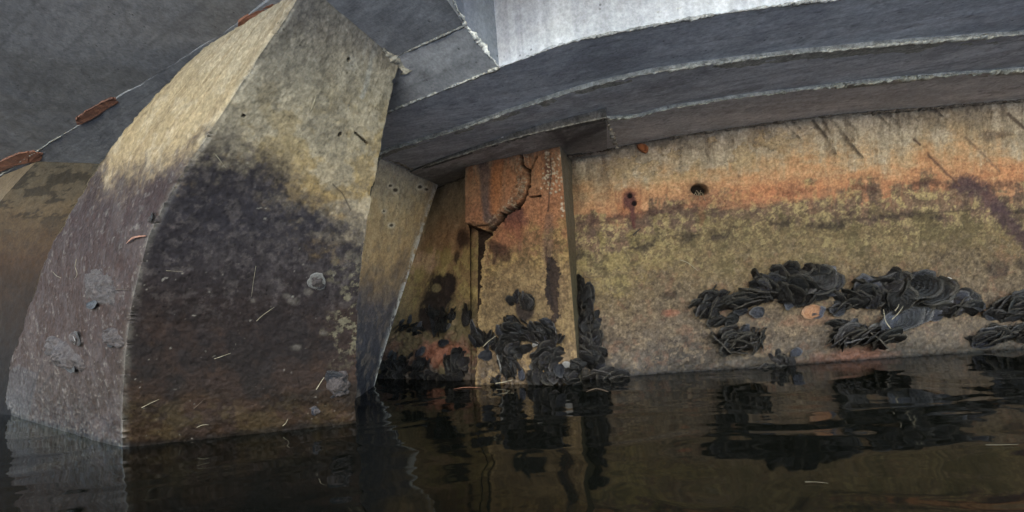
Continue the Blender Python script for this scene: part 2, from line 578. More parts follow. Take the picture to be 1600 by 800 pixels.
def build_wall_right():
    nu, nv = 620, 330
    T = resample([hit_z(x, y, ZA, SX) for x, y in E1R], nu)
    B = resample([hit_z(x, y, 0.0) for x, y in WB], nu)
    up = T - B
    T2, B2 = T + up * 0.04, B - up * 0.22
    P = ruled(B2, T2, nv)
    px, py = proj(P.reshape(-1, 3))
    px, py = px.reshape(nv, nu), py.reshape(nv, nu)
    v = np.linspace(-0.22, 1.04, nv)[:, None] + 0 * px
    big = fbm(P, 3.0, 5, 1)
    mid = fbm(P, 11.0, 5, 2)
    fine = fbm(P, 62.0, 3, 3, .7)
    hor = fbm(P * np.array([1, 1, 3.5]), 6.0, 5, 4)
    grn = fbm(P, 90.0, 3, 31)
    run = fbm(P * np.array([1, 1, .16]), 20., 5, 19)
    w = v + (big - 0.5) * 0.17 + (hor - 0.5) * 0.10 + (run - .5) * .12 + (px - 1250) / 1250 * 0.03
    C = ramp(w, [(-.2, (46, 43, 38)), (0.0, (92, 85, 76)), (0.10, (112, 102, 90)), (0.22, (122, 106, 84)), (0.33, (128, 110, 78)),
                 (0.40, (132, 112, 76)), (0.50, (126, 106, 66)), (0.565, (120, 100, 66)), (0.60, (130, 106, 76)),
                 (0.67, (146, 114, 78)), (0.715, (184, 128, 78)), (0.765, (204, 146, 88)), (0.83, (198, 158, 106)),
                 (0.90, (186, 160, 120)), (1.0, (164, 148, 124))])
    # orange strongest right of the hole, dulled near the pilaster
    orange = np.exp(-((w - 0.745) / 0.045) ** 2) * (0.35 + 0.65 * sstep(0.35, 0.6, big)) * sstep(1000, 1150, px)
    C = over(C, orange * sstep(.35, .6, fbm(P, 14., 5, 17)) * 0.42, (204, 132, 70))
    bleed = sstep(.5, .66, run) * sstep(.50, .70, v) * (1 - sstep(.80, .86, w)) * sstep(.4, .6, big)
    C = over(C, bleed * .45, (168, 98, 54))
    C = over(C, sstep(.80, .92, w) * sstep(.42, .62, fbm(P, 5., 5, 20)) * .75, (204, 188, 160))
    C = over(C, sstep(.84, .95, w) * sstep(.52, .68, fbm(P * np.array([1, 1, .3]), 26., 4, 21)) * .4, (122, 108, 88))
    # yellow lichen and olive algae in the middle belt
    belt = sstep(0.36, 0.43, w) * (1 - sstep(0.575, 0.61, w))
    upper = sstep(.57, .60, w) * (1 - sstep(.68, .73, w))
    C = over(C, upper * .5, (122, 94, 72))
    C = over(C, upper * sstep(.50, .62, fbm(P, 34., 5, 22, .7)) * .7, (182, 158, 92))
    C = over(C, upper * sstep(.55, .66, fbm(P, 15., 5, 23, .65)) * .6, (88, 68, 60))
    C = over(C, belt * sstep(0.48, 0.68, fbm(P, 22., 5, 18, .65)) * 0.6, (148, 122, 74))
    C = over(C, belt * sstep(0.56, 0.68, fine) * 0.6, (176, 154, 90))
    C = over(C, belt * sstep(0.48, 0.68, fbm(P, 7.0, 5, 5, .65)) * 0.5, (94, 84, 50))
    left = (1 - sstep(950, 1150, px)) * belt
    C = over(C, left * sstep(0.45, 0.6, fbm(P, 26.0, 4, 6)) * 0.5, (170, 146, 72))
    # ragged dark tide line
    yt = np.interp(px, [880, 960, 1060, 1200, 1300, 1400, 1600], [396, 388, 372, 356, 344, 338, 326])
    tide = np.exp(-((py - yt - (mid - 0.5) * 26) / 8.0) ** 2) * sstep(0.36, 0.56, fbm(P, 8.0, 4, 7))
    C = over(C, tide * 0.8, (62, 52, 48))
    t2 = np.exp(-((py - np.interp(px, [880, 1000, 1200, 1400, 1600], [352, 335, 306, 292, 285]) - (mid - 0.5) * 22) / 7.0) ** 2) * sstep(0.40, 0.6, fbm(P, 6.0, 4, 8))
    C = over(C, t2 * 0.75, (86, 58, 50))
    # speckle of brown and pink in the lower half
    low = 1 - sstep(0.40, 0.5, w)
    C = over(C, low * sstep(0.54, 0.64, fine) * 0.6, (78, 66, 56))
    C = over(C, low * sstep(0.56, 0.68, fbm(P, 55.0, 4, 9)) * 0.5, (156, 136, 104))
    C = over(C, low * sstep(0.62, 0.76, fbm(P, 16.0, 5, 10, .7)) * 0.35, (142, 98, 70))
    C = over(C, sstep(1150, 1400, px) * (1 - sstep(0.06, 0.2, w)) * 0.3, (92, 86, 76))
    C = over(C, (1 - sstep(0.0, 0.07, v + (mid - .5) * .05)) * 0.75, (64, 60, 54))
    for (cx, cy, rx, ry, col, k) in ((1045, 462, 14, 6, (52, 46, 44), .85), (1047, 489, 13, 6, (168, 92, 60), .6), (1035, 532, 9, 6, (84, 72, 64), .6),
                                     (1268, 500, 36, 10, (150, 104, 74), .5), (1320, 560, 60, 12, (140, 92, 70), .5), (1345, 552, 30, 10, (150, 96, 70), .5),
                                     (1560, 422, 20, 11, (66, 56, 54), .8), (1598, 415, 12, 10, (66, 56, 54), .8), (1550, 212, 25, 8, (104, 92, 84), .8),
                                     (1200, 420, 70, 25, (150, 130, 78), .3), (940, 292, 15, 40, (140, 104, 74), .35), (1500, 520, 60, 20, (130, 118, 104), .35),
                                     (1240, 300, 80, 14, (208, 122, 58), .5), (1150, 310, 60, 14, (200, 122, 64), .5), (1590, 268, 40, 14, (214, 130, 66), .5),
                                     (903, 300, 11, 26, (132, 108, 78), .6), (1440, 455, 50, 24, (140, 92, 68), .3)):
        C = over(C, blob(px, py, cx, cy, rx, ry, -4, 0.4, 1.0, mid) * k * (0.6 + 0.4 * fine), col)
    # rust from the old bolt, with its run, and the one at the far right
    C = over(C, blob(px, py, 985, 312, 17, 22, 0, 0.6, 1.1, mid) * 0.8, (176, 98, 44))
    C = over(C, blob(px, py, 985, 314, 11, 15, 0, 0.3, 0.9, mid) * 0.9, (96, 58, 58))
    C = over(C, line(px, py, [(986, 316), (989, 340), (991, 356)], 5, 0.6, 0.5, fine, .6), (104, 62, 54))
    C = over(C, line(px, py, [(1093, 304), (1097, 330), (1096, 350)], 6, .7, .4, fine, 1.) * .4, (150, 92, 56))
    bolt = blob(px, py, 984, 306, 4.2, 4.2) + blob(px, py, 991, 318, 4.2, 4.2)
    C = over(C, bolt, (28, 20, 22))
    C = over(C, line(px, py, [(1505, 288), (1530, 298), (1560, 330), (1590, 362), (1605, 380)], 15, 0.5, 0.35, fine, 0.9) * 0.88, (84, 62, 66))
    C = over(C, line(px, py, [(1450, 242), (1478, 270), (1500, 290)], 2.2, 0.6, 0.2, fine, .6) * 0.85, (104, 74, 58))
    C = over(C, line(px, py, [(1508, 215), (1540, 245), (1560, 268)], 2.0, 0.6, 0.2, fine, .8) * 0.6, (124, 98, 78))
    C = over(C, line(px, py, [(1428, 218), (1437, 226)], 2.0, 0.6), (110, 84, 66))
    C = over(C, line(px, py, [(1575, 178), (1600, 200)], 3.0, 0.6), (118, 102, 86))
    # black drip tubes under the deck joint
    drips = [([(1270, 190), (1290, 215), (1305, 241)], 3.6), ([(1300, 188), (1318, 212), (1345, 247)], 4.2), ([(1318, 186), (1336, 202)], 3.4),
             ([(1384, 176), (1399, 192)], 4.0), ([(1371, 180), (1388, 196)], 2.2), ([(1240, 190), (1250, 202)], 3.0), ([(1226, 194), (1249, 216)], 2.2),
             ([(1457, 170), (1472, 182)], 3.2), ([(1285, 188), (1296, 208)], 3.0)]
    dm = np.zeros(px.shape)
    for pts, wd in drips:
        dm = np.maximum(dm, line(px, py, pts, wd * .85, 0.6, 0.25, fine, 1.3) * (.55 + .45 * sstep(.35, .55, mid)))
    C = over(C, dm * 0.82, (70, 58, 48))
    runs = sstep(.60, .72, fbm(P * np.array([1, 1, .07]), 34., 3, 24)) * sstep(.70, .9, v) * sstep(.4, .6, big)
    C = over(C, runs * .4, (104, 84, 64))
    # flaked render patches below the joint, with raised crusts
    fl = sstep(0.58, 0.61, fbm(P, 9.0, 5, 12)) * blob(px, py, 1090, 240, 150, 34, -8, 0.3, .6, mid)
    fl = np.maximum(fl, sstep(0.60, 0.63, fbm(P, 13.0, 5, 14)) * blob(px, py, 1020, 255, 70, 22, -8, 0.3, .6, mid))
    C = over(C, fl * 0.6, (192, 160, 104))
    edge = np.exp(-((fbm(P, 9.0, 5, 12) - 0.585) / 0.012) ** 2) * blob(px, py, 1110, 235, 150, 32, -8, 0.4, .6, mid)
    C = over(C, edge * 0.5, (112, 92, 70))
    # dirty upper lip
    C = over(C, sstep(0.965, 1.0, v + (mid - .5) * .04) * 0.6, (104, 92, 78))
    # hairline cracks
    for pts in ([(1305, 345), (1380, 340), (1440, 334), (1520, 328)],
                [(1085, 405), (1095, 412)]):
        C = over(C, line(px, py, pts, 1.3, 0.6, 0, fine, .8) * 0.7, (84, 68, 54))
    hole = blob(px, py, 1093, 296, 12.5, 8.5, 8, 0.15)
    C = over(C, hole, (40, 30, 22))
    C = over(C, np.clip(blob(px, py, 1094, 296, 20, 14, 0, .4, .8, mid) - hole, 0, 1) * .4, (120, 92, 64))
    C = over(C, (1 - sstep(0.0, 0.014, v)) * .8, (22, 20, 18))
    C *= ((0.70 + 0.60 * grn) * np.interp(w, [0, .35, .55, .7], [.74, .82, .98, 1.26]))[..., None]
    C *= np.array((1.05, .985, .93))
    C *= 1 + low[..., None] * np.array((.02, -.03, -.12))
    D = (mid - 0.5) * 0.006 + (fine - 0.5) * 0.005 + (big - 0.5) * 0.012
    D += low * (fbm(P, 26.0, 4, 15) - 0.5) * 0.006
    D += dm * 0.007 + fl * 0.005 - edge * 0.003 - hole * 0.05 - bolt * 0.008 + belt * sstep(.52, .62, mid) * .003
    wet = np.clip(1 - sstep(0.0, 0.14, v), 0, 1)
    # run past the right edge of the picture
    add = 24
    d = P[:, -1] - P[:, -8]
    d /= np.linalg.norm(d, axis=1, keepdims=True)
    X = np.linspace(0.1, 3.5, add)[None, :, None] * d[:, None] + P[:, -1:]
    P = np.concatenate([P, X], axis=1)
    pad = lambda a: np.concatenate([a, np.repeat(a[:, -1:], add, axis=1)], axis=1)
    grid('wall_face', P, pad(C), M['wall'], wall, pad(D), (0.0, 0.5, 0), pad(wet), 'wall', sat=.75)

def build_wall_left():
    nu, nv = 190, 300
    T = resample([hit_z(x, y, ZAL) for x, y in ((560, 345), (690, 291), (735, 272), (790, 254))], nu)
    B = resample([hit_z(x, y, 0.0) for x, y in ((540, 590), (620, 591), (745, 594), (800, 595))], nu)
    up = T - B
    P = ruled(B - up * 0.22, T + up * 0.04, nv)
    px, py = proj(P.reshape(-1, 3))
    px, py = px.reshape(nv, nu), py.reshape(nv, nu)
    v = np.linspace(-0.22, 1.04, nv)[:, None] + 0 * px
    big, mid, fine = fbm(P, 4.0, 5, 41), fbm(P, 12.0, 5, 42), fbm(P, 45.0, 4, 43)
    w = v + (big - .5) * .12
    C = ramp(w, [(-.2, (36, 34, 30)), (0.02, (64, 56, 48)), (0.14, (92, 66, 50)), (0.24, (98, 84, 56)), (0.36, (120, 98, 58)), (0.5, (134, 108, 62)),
                 (0.62, (142, 108, 66)), (0.72, (150, 114, 74)), (0.85, (140, 122, 94)), (1.0, (126, 116, 98))])
    C = over(C, sstep(.5, .62, mid) * sstep(.3, .4, w) * (1 - sstep(.6, .7, w)) * .6, (150, 132, 60))
    C = over(C, sstep(.52, .64, fbm(P, 9., 4, 44)) * (1 - sstep(.3, .42, w)) * .7, (78, 72, 42))
    C = over(C, blob(px, py, 663, 408, 26, 16, -25, .3, 1.2, mid) * .55, (200, 156, 116))
    C = over(C, blob(px, py, 725, 375, 11, 14, 0, .4, .8, mid) * .9, (58, 40, 32))
    C = over(C, blob(px, py, 713, 402, 5, 9, 10, .4, .8, mid) * .8, (50, 38, 34))
    C = over(C, line(px, py, [(690, 445), (682, 470), (672, 500)], 20, .2, 0, mid, .8) * .95, (38, 30, 30))
    C = over(C, blob(px, py, 681, 450, 7, 7) * .8, (120, 106, 66))
    C = over(C, blob(px, py, 690, 555, 30, 18, 0, .4, .9, mid) * .8, (126, 74, 50))
    C *= (0.75 + 0.5 * fine)[..., None] * np.array((1.10, .97, .84))
    D = (mid - .5) * .012 + (fine - .5) * .006 + (big - .5) * .02 + (1 - sstep(.2, .3, w)) * (fbm(P, 20., 4, 45) - .4) * .03
    # carried on to the left behind the columns, up to the higher soffit
    k = 24
    e = np.zeros((len(P), 3)) + np.array((-1, .08, 0))
    X = P[:, :1] + e[:, None] * np.linspace(9, .15, k)[None, :, None]
    X[..., 2] = np.where(X[..., 2] > .9, .9 + (X[..., 2] - .9) * 3.2, X[..., 2])
    P = np.concatenate([X, P], axis=1)
    pad = lambda a: np.concatenate([np.repeat(a[:, :1], k, axis=1), a], axis=1)
    C, D, v = pad(C), pad(D), pad(v)
    grid('wall_bay', P, C, M['wall'], wall, D, (0, .5, 0), np.clip(1 - sstep(0, .3, v), 0, 1), 'bay', gain=.85)

def build_pilaster():
    nu, nv = 250, 460
    # straight body edges in space; the spalled-away left strip is cut in by displacement
    BL, BR = np.array(hit_z(733, 601, 0)), np.array(hit_z(905, 599, 0))
    TL, TR = np.array(hit_z(731, 262, ZAL)), np.array(hit_z(875, 228, ZAL))
    B = BL + (BR - BL) * np.linspace(0, 1, nu)[:, None]
    T = TL + (TR - TL) * np.linspace(0, 1, nu)[:, None]
    up = T - B
    P = ruled(B - up * .22, T + up * .03, nv)
    px, py = proj(P.reshape(-1, 3))
    px, py = px.reshape(nv, nu), py.reshape(nv, nu)
    v = np.linspace(-0.22, 1.03, nv)[:, None] + 0 * px
    big, mid, fine = fbm(P, 4.0, 5, 51), fbm(P, 13.0, 5, 52), fbm(P, 48.0, 4, 53)
    vert = fbm(P * np.array([1, 1, .18]), 16., 4, 54)
    w = v + (big - .5) * .10 + (mid - .5) * .08
    C = ramp(w, [(-.2, (40, 37, 32)), (0.02, (92, 80, 64)), (0.12, (128, 106, 72)), (0.25, (142, 118, 70)), (0.38, (142, 116, 70)), (0.52, (140, 110, 64)),
                 (0.60, (152, 110, 62)), (0.68, (172, 114, 62)), (0.78, (182, 118, 68)), (0.9, (180, 130, 86)), (1.0, (166, 138, 106))])
    C = over(C, sstep(.52, .62, vert) * sstep(.6, .72, v) * .5, (196, 126, 70))
    yl = sstep(.44, .52, w) * (1 - sstep(.62, .70, w))
    C = over(C, yl * sstep(.46, .56, fbm(P, 20., 4, 55)) * .6, (176, 144, 66))
    C = over(C, yl * sstep(.56, .64, fine) * .6, (104, 84, 44))
    C = over(C, sstep(.5, .62, fine) * (1 - sstep(.45, .55, w)) * .55, (108, 88, 56))
    C = over(C, sstep(.55, .66, fbm(P, 25., 4, 56)) * (1 - sstep(.5, .6, w)) * .45, (176, 146, 84))
    # grey-violet weathered strip with an orange one beside it
    C = over(C, line(px, py, [(760, 258), (764, 290), (767, 320), (768, 340)], 8.5, .3, -.1, mid, .7) * .85, (112, 94, 92))
    C = over(C, line(px, py, [(781, 252), (778, 290), (777, 330)], 8, .5, 0, mid, .6) * .8, (190, 116, 44))
    # rust-violet bruise under the crack
    C = over(C, blob(px, py, 806, 340, 18, 16, -30, .4, .9, mid) * .85, (110, 62, 56))
    C = over(C, line(px, py, [(810, 345), (812, 390)], 5, .5, .4, mid, .7) * .6, (120, 72, 54))
    C = over(C, blob(px, py, 790, 372, 30, 18, -40, .4, .9, mid) * .5, (168, 96, 52))
    C = over(C, line(px, py, [(772, 385), (785, 392), (790, 400)], 9, .4, 0, mid, .8) * .8, (78, 52, 40))
    C = over(C, line(px, py, [(775, 388), (772, 410)], 5, .5, .3, mid, .8) * .8, (84, 58, 42))
    C = over(C, line(px, py, [(858, 340), (856, 385), (853, 400)], 7, .5, 0, mid, .7) * .5, (110, 88, 78))
    # smooth dark scars where shells sat
    qx, qy = px + (fine - .5) * 9 + (mid - .5) * 10, py + (mid - .5) * 14
    sc = inpoly(qx, qy, [(848, 398), (855, 396), (866, 408), (875, 428), (873, 455), (870, 502), (858, 504), (856, 460), (850, 425)]).astype(float)
    C = over(C, sc * .95, (40, 34, 38))
    C = over(C, blob(px, py, 820, 480, 14, 22, 0, .2, .3, mid) * .95, (40, 34, 38))
    C = over(C, blob(px, py, 808, 498, 50, 50, 0, .4, .8, mid) * .35, (70, 58, 46))
    # white pebbles showing through worn cover
    agg = np.zeros(px.shape)
    rr = random.Random(3)
    for _ in range(80):
        cx, cy = rr.gauss(862, 8), rr.gauss(275, 16)
        if rr.random() < .16:
            cx, cy = rr.gauss(877, 3), rr.gauss(322, 6)
        agg = np.maximum(agg, blob(px, py, cx, cy, rr.uniform(1.2, 2.4), rr.uniform(1.0, 2.0), rr.uniform(0, 90), .3))
    C = over(C, blob(px, py, 856, 268, 6, 22, 0, .4, .8, mid) * .7, (104, 74, 70))
    C = over(C, agg * .9, (212, 196, 168))
    # the open crack: rough grey aggregate, black gaps
    body = line(px, py, [(820, 238), (815, 262), (818, 285), (814, 302)], 6.5, .3, -.2, fine, 1.6)
    body = np.maximum(body, line(px, py, [(814, 300), (800, 322), (782, 338), (768, 350)], 5, .4, -.1, fine, 1.6))
    C = over(C, body * .40, (150, 116, 84))
    C = over(C, body * sstep(.60, .68, fbm(P, 110., 2, 57)) * .8, (186, 166, 136))
    C = over(C, body * sstep(.60, .70, fbm(P, 30., 4, 64)) * .5, (110, 74, 52))
    gap = line(px, py, [(817, 238), (820, 260), (828, 268), (826, 290), (818, 312)], 2.0, .4, 0, fine, 1.6)
    gap = np.maximum(gap, line(px, py, [(818, 312), (808, 324), (796, 330), (784, 342), (772, 354), (765, 364)], 2.6, .4, -.6, fine, 1.6))
    gap = np.maximum(gap, line(px, py, [(838, 245), (832, 258), (828, 266)], 1.3, .5, 0, fine, .8))
    gap = np.maximum(gap, line(px, py, [(828, 308), (845, 306)], 1.0, .5, 0, fine, .8) * .6)
    C = over(C, gap * .95, (30, 24, 20))
    for pts in ([(860, 240), (862, 270), (858, 310), (856, 330)], [(853, 385), (853, 410)]):
        C = over(C, line(px, py, pts, 1.3, .5, 0, fine, .8) * .7, (80, 56, 48))
    # lost concrete at the lower left: a deep dark recess under the hanging piece
    cut_edge = np.interp(py, [352, 365, 380, 420, 490, 560, 610], [737, 768, 757, 752, 747, 743, 741]) + (fbm(P, 30., 4, 58) - .5) * 7
    low = sstep(352, 358, py + (mid - .5) * 6 - (px - 745) * .12)
    cut = (1 - sstep(-1.5, 1.5, px - cut_edge)) * low
    C = over(C, cut * .95, (60, 46, 36))
    rim = np.exp(-((px - cut_edge - 3) / 2.6) ** 2) * low
    C = over(C, rim * .6, (182, 148, 78))
    hang = (1 - sstep(0, 5, np.abs(py - 352 + (mid - .5) * 8))) * (px < 768)
    C = over(C, hang * .7, (84, 66, 40))
    C = over(C, sstep(.55, .7, vert) * (1 - sstep(.55, .65, v)) * .35, (84, 64, 48))
    C *= (.70 + .6 * fbm(P, 85., 3, 63))[..., None] * np.array((1.08, .97, .86))
    chunk = inpoly(px, py, [(720, 240), (822, 236), (826, 264), (817, 300), (800, 322), (783, 338), (764, 352), (720, 357)])
    ch = sstep(0, 1, chunk.astype(float))
    D = (mid - .5) * .008 + (fine - .5) * .006 + (big - .5) * .01
    D += ch * .022 + body * (fbm(P, 60., 3, 65) - .5) * .010 - gap * .05 - cut * .10 + agg * .003 + rim * .004
    D += (1 - sstep(.1, .25, w)) * (fbm(P, 20., 4, 59) - .4) * .02
    D *= sstep(0, .025, 1 - np.linspace(0, 1, nu))[None]
    p = grid('pilaster', P, C, M['pilaster'], wall, D, None, np.clip(1 - sstep(0, .2, v), 0, 1), 'pilaster')
    # splayed right return and left return
    for side in (1, 0):
        e = (P[:, -1] if side else P[:, 0]).copy()
        if not side:
            e[:, 1] -= D[:, 0] - .004
        depth = .36 if side else .40
        off = np.array((.105, depth, 0)) if side else np.array((.0, depth, 0))
        n = 24
        Q = e[:, None] + off * np.linspace(0, 1, n)[None, :, None] ** 1.5
        q = fbm(Q, 14., 5, 60 + side)
        vv = v[:, :1] + 0 * q + (q - .5) * .2
        CC = ramp(vv, [(-.2, (40, 37, 32)), (.1, (104, 90, 64)), (.4, (112, 98, 64)), (.6, (126, 100, 66)), (.85, (142, 122, 94)), (1., (136, 124, 104))])
        if not side:
            CC = over(CC, q * 0 + .45, (70, 54, 40))
        grid('pilaster_return', Q, CC * (.8 + .4 * fbm(Q, 50., 3, 62))[..., None], M['pilaster'], p, (q - .5) * .012 * np.linspace(0, 1, n)[None])

build_wall_right()
build_wall_left()
build_pilaster()
# ------------------------------------------------------------------ columns
def near_line(px, py, A, B):
    """point on the line of sight nearest to the straight line AB"""
    d = ray(px, py).normalized()
    e = (B - A).normalized()
    w0 = CAM - A
    b = d.dot(e)
    s = (b * e.dot(w0) - d.dot(w0)) / (1 - b * b)
    return CAM + d * s

def edge3d(pts, zt, n, zb=0.0):
    A = hit_z(*pts[0], zb)
    B = hit_plane(*pts[-1], LEFT) if zt is None else hit_z(*pts[-1], zt)
    C = smooth_curve(pts, 40)
    P = [near_line(x, y, A, B) for x, y in C]
    P[0], P[-1] = A, B
    P = resample(P, n)
    d = P[0] - P[4]
    d *= .3 / max(abs(d[2]), 1e-3)
    k = max(4, n // 9)
    low = P[0] + d * np.linspace(1, 0, k, endpoint=False)[:, None]
    return np.vstack([low, P])

def face(Lc, Rc, nu):
    t = np.linspace(0, 1, nu)[None, :, None]
    return Lc[:, None] * (1 - t) + Rc[:, None] * t

col1 = empty('bridge_column', (-1.0, 1.9, 0), 'large square concrete column in the foreground, beige above and black stained below', 'column', 'bridge columns')
def build_col1():
    n = 420
    Lp = [(5, 645), (18, 565), (40, 495), (75, 400), (108, 333), (150, 264), (200, 200), (260, 131), (322, 71)]
    Rp = [(190, 700), (192, 625), (199, 530), (214, 440), (240, 352), (285, 268), (345, 180), (405, 88), (480, -25)]
    Qp = [(556, 661), (557, 560), (562, 450), (573, 350), (588, 260), (606, 170), (622, 96)]
    L, R, Q = (edge3d(p, None, n) for p in (Lp, Rp, Qp))
    cen = (L + Q) / 2
    jit = {}
    for cv, sd in ((L, 1), (R, 2), (Q, 3)):
        inw = cen - cv
        inw /= np.linalg.norm(inw, axis=1, keepdims=True)
        jit[sd] = inw * ((fbm(cv, 9., 4, 400 + sd) - .5) * .012 + sstep(.56, .72, fbm(cv, 16., 4, 410 + sd)) * (.010 if sd == 2 else .006))[:, None]
    nr = len(L)
    for f, (A, B, nu) in {'left': (L, R, 230), 'front': (R, Q, 300)}.items():
        P = face(A, B, nu)
        uu = np.linspace(0, 1, nu)[None, :, None]
        ja, jb = (jit[1], jit[2]) if f == 'left' else (jit[2], jit[3])
        P = P + ja[:, None] * np.exp(-(uu / .022) ** 2) + jb[:, None] * np.exp(-((1 - uu) / .022) ** 2)
        px, py = proj(P.reshape(-1, 3))
        px, py = px.reshape(nr, nu), py.reshape(nr, nu)
        big, mid, fine = fbm(P, 3.5, 5, 71), fbm(P, 11., 5, 72), fbm(P, 50., 4, 73)
        z = P[..., 2]
        u = np.linspace(0, 1, nu)[None] + 0 * px
        if f == 'front':
            # height of the black stain's ragged upper edge, falling to the right
            yb = np.interp(px, [190, 280, 330, 400, 450, 500, 580], [225, 222, 222, 258, 290, 322, 372]) + (big - .5) * 80 + (mid - .5) * 60
            s = py - yb
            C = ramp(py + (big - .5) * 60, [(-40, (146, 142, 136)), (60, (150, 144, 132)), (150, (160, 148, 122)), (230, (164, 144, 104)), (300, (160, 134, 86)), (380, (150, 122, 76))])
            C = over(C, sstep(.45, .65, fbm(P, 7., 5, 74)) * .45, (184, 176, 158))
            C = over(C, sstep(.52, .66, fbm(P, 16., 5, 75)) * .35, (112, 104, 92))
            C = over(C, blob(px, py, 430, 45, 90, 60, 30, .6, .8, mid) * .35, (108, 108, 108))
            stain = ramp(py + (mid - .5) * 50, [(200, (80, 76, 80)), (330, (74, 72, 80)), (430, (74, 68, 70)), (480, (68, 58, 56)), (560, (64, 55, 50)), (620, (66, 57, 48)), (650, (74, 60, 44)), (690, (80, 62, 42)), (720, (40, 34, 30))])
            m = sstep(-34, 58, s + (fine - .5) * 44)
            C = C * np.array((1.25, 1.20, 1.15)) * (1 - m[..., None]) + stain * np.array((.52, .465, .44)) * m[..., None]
            halo = np.exp(-((s + 8) / 22.) ** 2)
            C = over(C, halo * sstep(.4, .6, mid) * .6, (92, 80, 76))
            # pale mottled bloom inside the stain
            b = m * sstep(.46, .68, fbm(P, 22., 6, 76, .72)) * blob(px, py, 440, 400, 180, 75, 20, .5, .9, mid)
            C = over(C, b * .20, (106, 96, 92))
            C = over(C, m * sstep(.56, .72, fbm(P, 40., 5, 77, .7)) * (1 - sstep(440, 560, py)) * .26, (118, 106, 100))
            C = over(C, m * sstep(.42, .72, fbm(P, 6., 5, 78)) * sstep(430, 560, py) * .5, (76, 54, 40))
            C = over(C, m * sstep(.5, .6, fbm(P, 5., 4, 79)) * sstep(420, 520, py) * .3, (40, 37, 38))
            # green-yellow crust along the right arris
            cr = sstep(.86, .97, u + (mid - .5) * .25) * sstep(380, 440, py) * (1 - sstep(520, 600, py))
            C = over(C, cr * sstep(.52, .66, fbm(P, 40., 5, 87, .7)) * .7, (130, 120, 92))
            base = sstep(600, 660, py) * sstep(.5, .62, fbm(P, 9., 4, 80))
            C = over(C, base * .3, (92, 76, 44))
            C = over(C, sstep(.58, .74, fbm(P * np.array([1, 1, .12]), 18., 4, 97)) * (1 - m) * .35, (120, 112, 98))
            # lime runs from the top corner, chips, bolt hole
            C = over(C, line(px, py, [(588, 68), (580, 95), (573, 130), (566, 152)], 4.5, .6, .3, fine, 1.2) * .7, (196, 190, 176))
            C = over(C, line(px, py, [(573, 60), (566, 100)], 3, .6, .3, fine, 1.2) * .4, (190, 184, 170))
            C = over(C, blob(px, py, 552, 100, 12, 14, 0, .5, .9, mid) * .5, (186, 180, 166))
            ck = line(px, py, [(555, 208), (565, 216), (573, 224)], 1.5, .5, 0, fine, 1.)
            ck = np.maximum(ck, blob(px, py, 531, 210, 2.6, 3.2, 30)); ck = np.maximum(ck, blob(px, py, 381, 181, 3.2, 2.4)); ck = np.maximum(ck, blob(px, py, 545, 93, 2.4, 3.2))
            C = over(C, ck * .85, (52, 44, 36))
            tw = line(px, py, [(520, 288), (535, 302), (548, 328)], 1.2, .5)
            C = over(C, tw * .7, (60, 50, 40))
            C = over(C, line(px, py, [(440, 515), (470, 520), (500, 530)], 1.2, .6, 0, fine, .8) * .6, (36, 32, 30))
            for cx, cy, rr in ((455, 470, 9), (448, 462, 7), (506, 520, 7), (482, 455, 6), (462, 542, 8), (395, 470, 5)):
                C = over(C, blob(px, py, cx, cy, rr, rr * .7, 0, .5, 1.2, mid) * .5, (122, 112, 100))
            worn = np.exp(-(u / .018) ** 2)
        else:
            yb = np.interp(u, [0, .3, .6, 1], [262, 268, 252, 205]) + (big - .5) * 70 + (mid - .5) * 40
            s = py - yb
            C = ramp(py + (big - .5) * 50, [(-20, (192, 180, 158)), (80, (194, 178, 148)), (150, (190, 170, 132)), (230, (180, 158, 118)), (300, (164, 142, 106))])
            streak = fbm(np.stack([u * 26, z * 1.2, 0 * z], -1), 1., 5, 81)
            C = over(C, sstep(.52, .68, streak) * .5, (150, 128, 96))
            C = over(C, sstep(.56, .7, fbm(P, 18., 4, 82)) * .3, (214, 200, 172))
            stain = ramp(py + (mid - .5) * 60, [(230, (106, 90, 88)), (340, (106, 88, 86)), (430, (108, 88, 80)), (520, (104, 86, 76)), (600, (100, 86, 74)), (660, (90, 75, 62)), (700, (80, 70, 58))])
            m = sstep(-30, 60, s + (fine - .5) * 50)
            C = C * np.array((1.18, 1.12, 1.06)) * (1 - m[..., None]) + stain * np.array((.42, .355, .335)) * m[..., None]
            C = over(C, m * sstep(.45, .75, fbm(P, 9., 5, 83)) * .3, (110, 97, 92))
            C = over(C, m * sstep(.5, .75, fbm(P, 24., 5, 84, .7)) * .4, (84, 72, 70))
            C = over(C, m * sstep(.74, .84, fine) * .5, (140, 130, 120))
            C = over(C, inpoly(px, py, [(0, 590), (30, 570), (60, 585), (45, 655), (0, 650)]) * .4, (84, 82, 84))
            C = over(C, line(px, py, [(46, 650), (52, 600), (66, 570)], 1.6, .6, 0, fine, .8) * .7, (56, 50, 48))
            C = over(C, line(px, py, [(62, 612), (75, 592), (84, 585)], 1.6, .6, 0, fine, .8) * .6, (56, 50, 48))
            rim = np.exp(-((py - np.interp(px, [5, 60, 120, 190], [645, 662, 686, 700]) + 4) / 4.) ** 2) * sstep(.45, .6, fine)
            C = over(C, rim * .4, (150, 142, 130))
            worn = np.exp(-((1 - u) / .022) ** 2)
        worn = worn * (.3 + .7 * sstep(.4, .6, fbm(P, 22., 4, 85)))
        C = over(C, worn * np.interp(py, [0, 200, 300, 700], [.6, .5, .25, .2]), (186, 176, 158))
        C = over(C, (1 - sstep(.004, .03, z + (mid - .5) * .02)) * .75, (30, 27, 24))
        sp = vnoise(P * 95. + 7.3, 89)
        C = over(C, sstep(.93, .97, sp) * .5 * sstep(.4, .6, mid), (176, 166, 150))
        C = over(C, (1 - sstep(.03, .07, sp)) * .35 * sstep(.4, .6, big), (50, 44, 38))
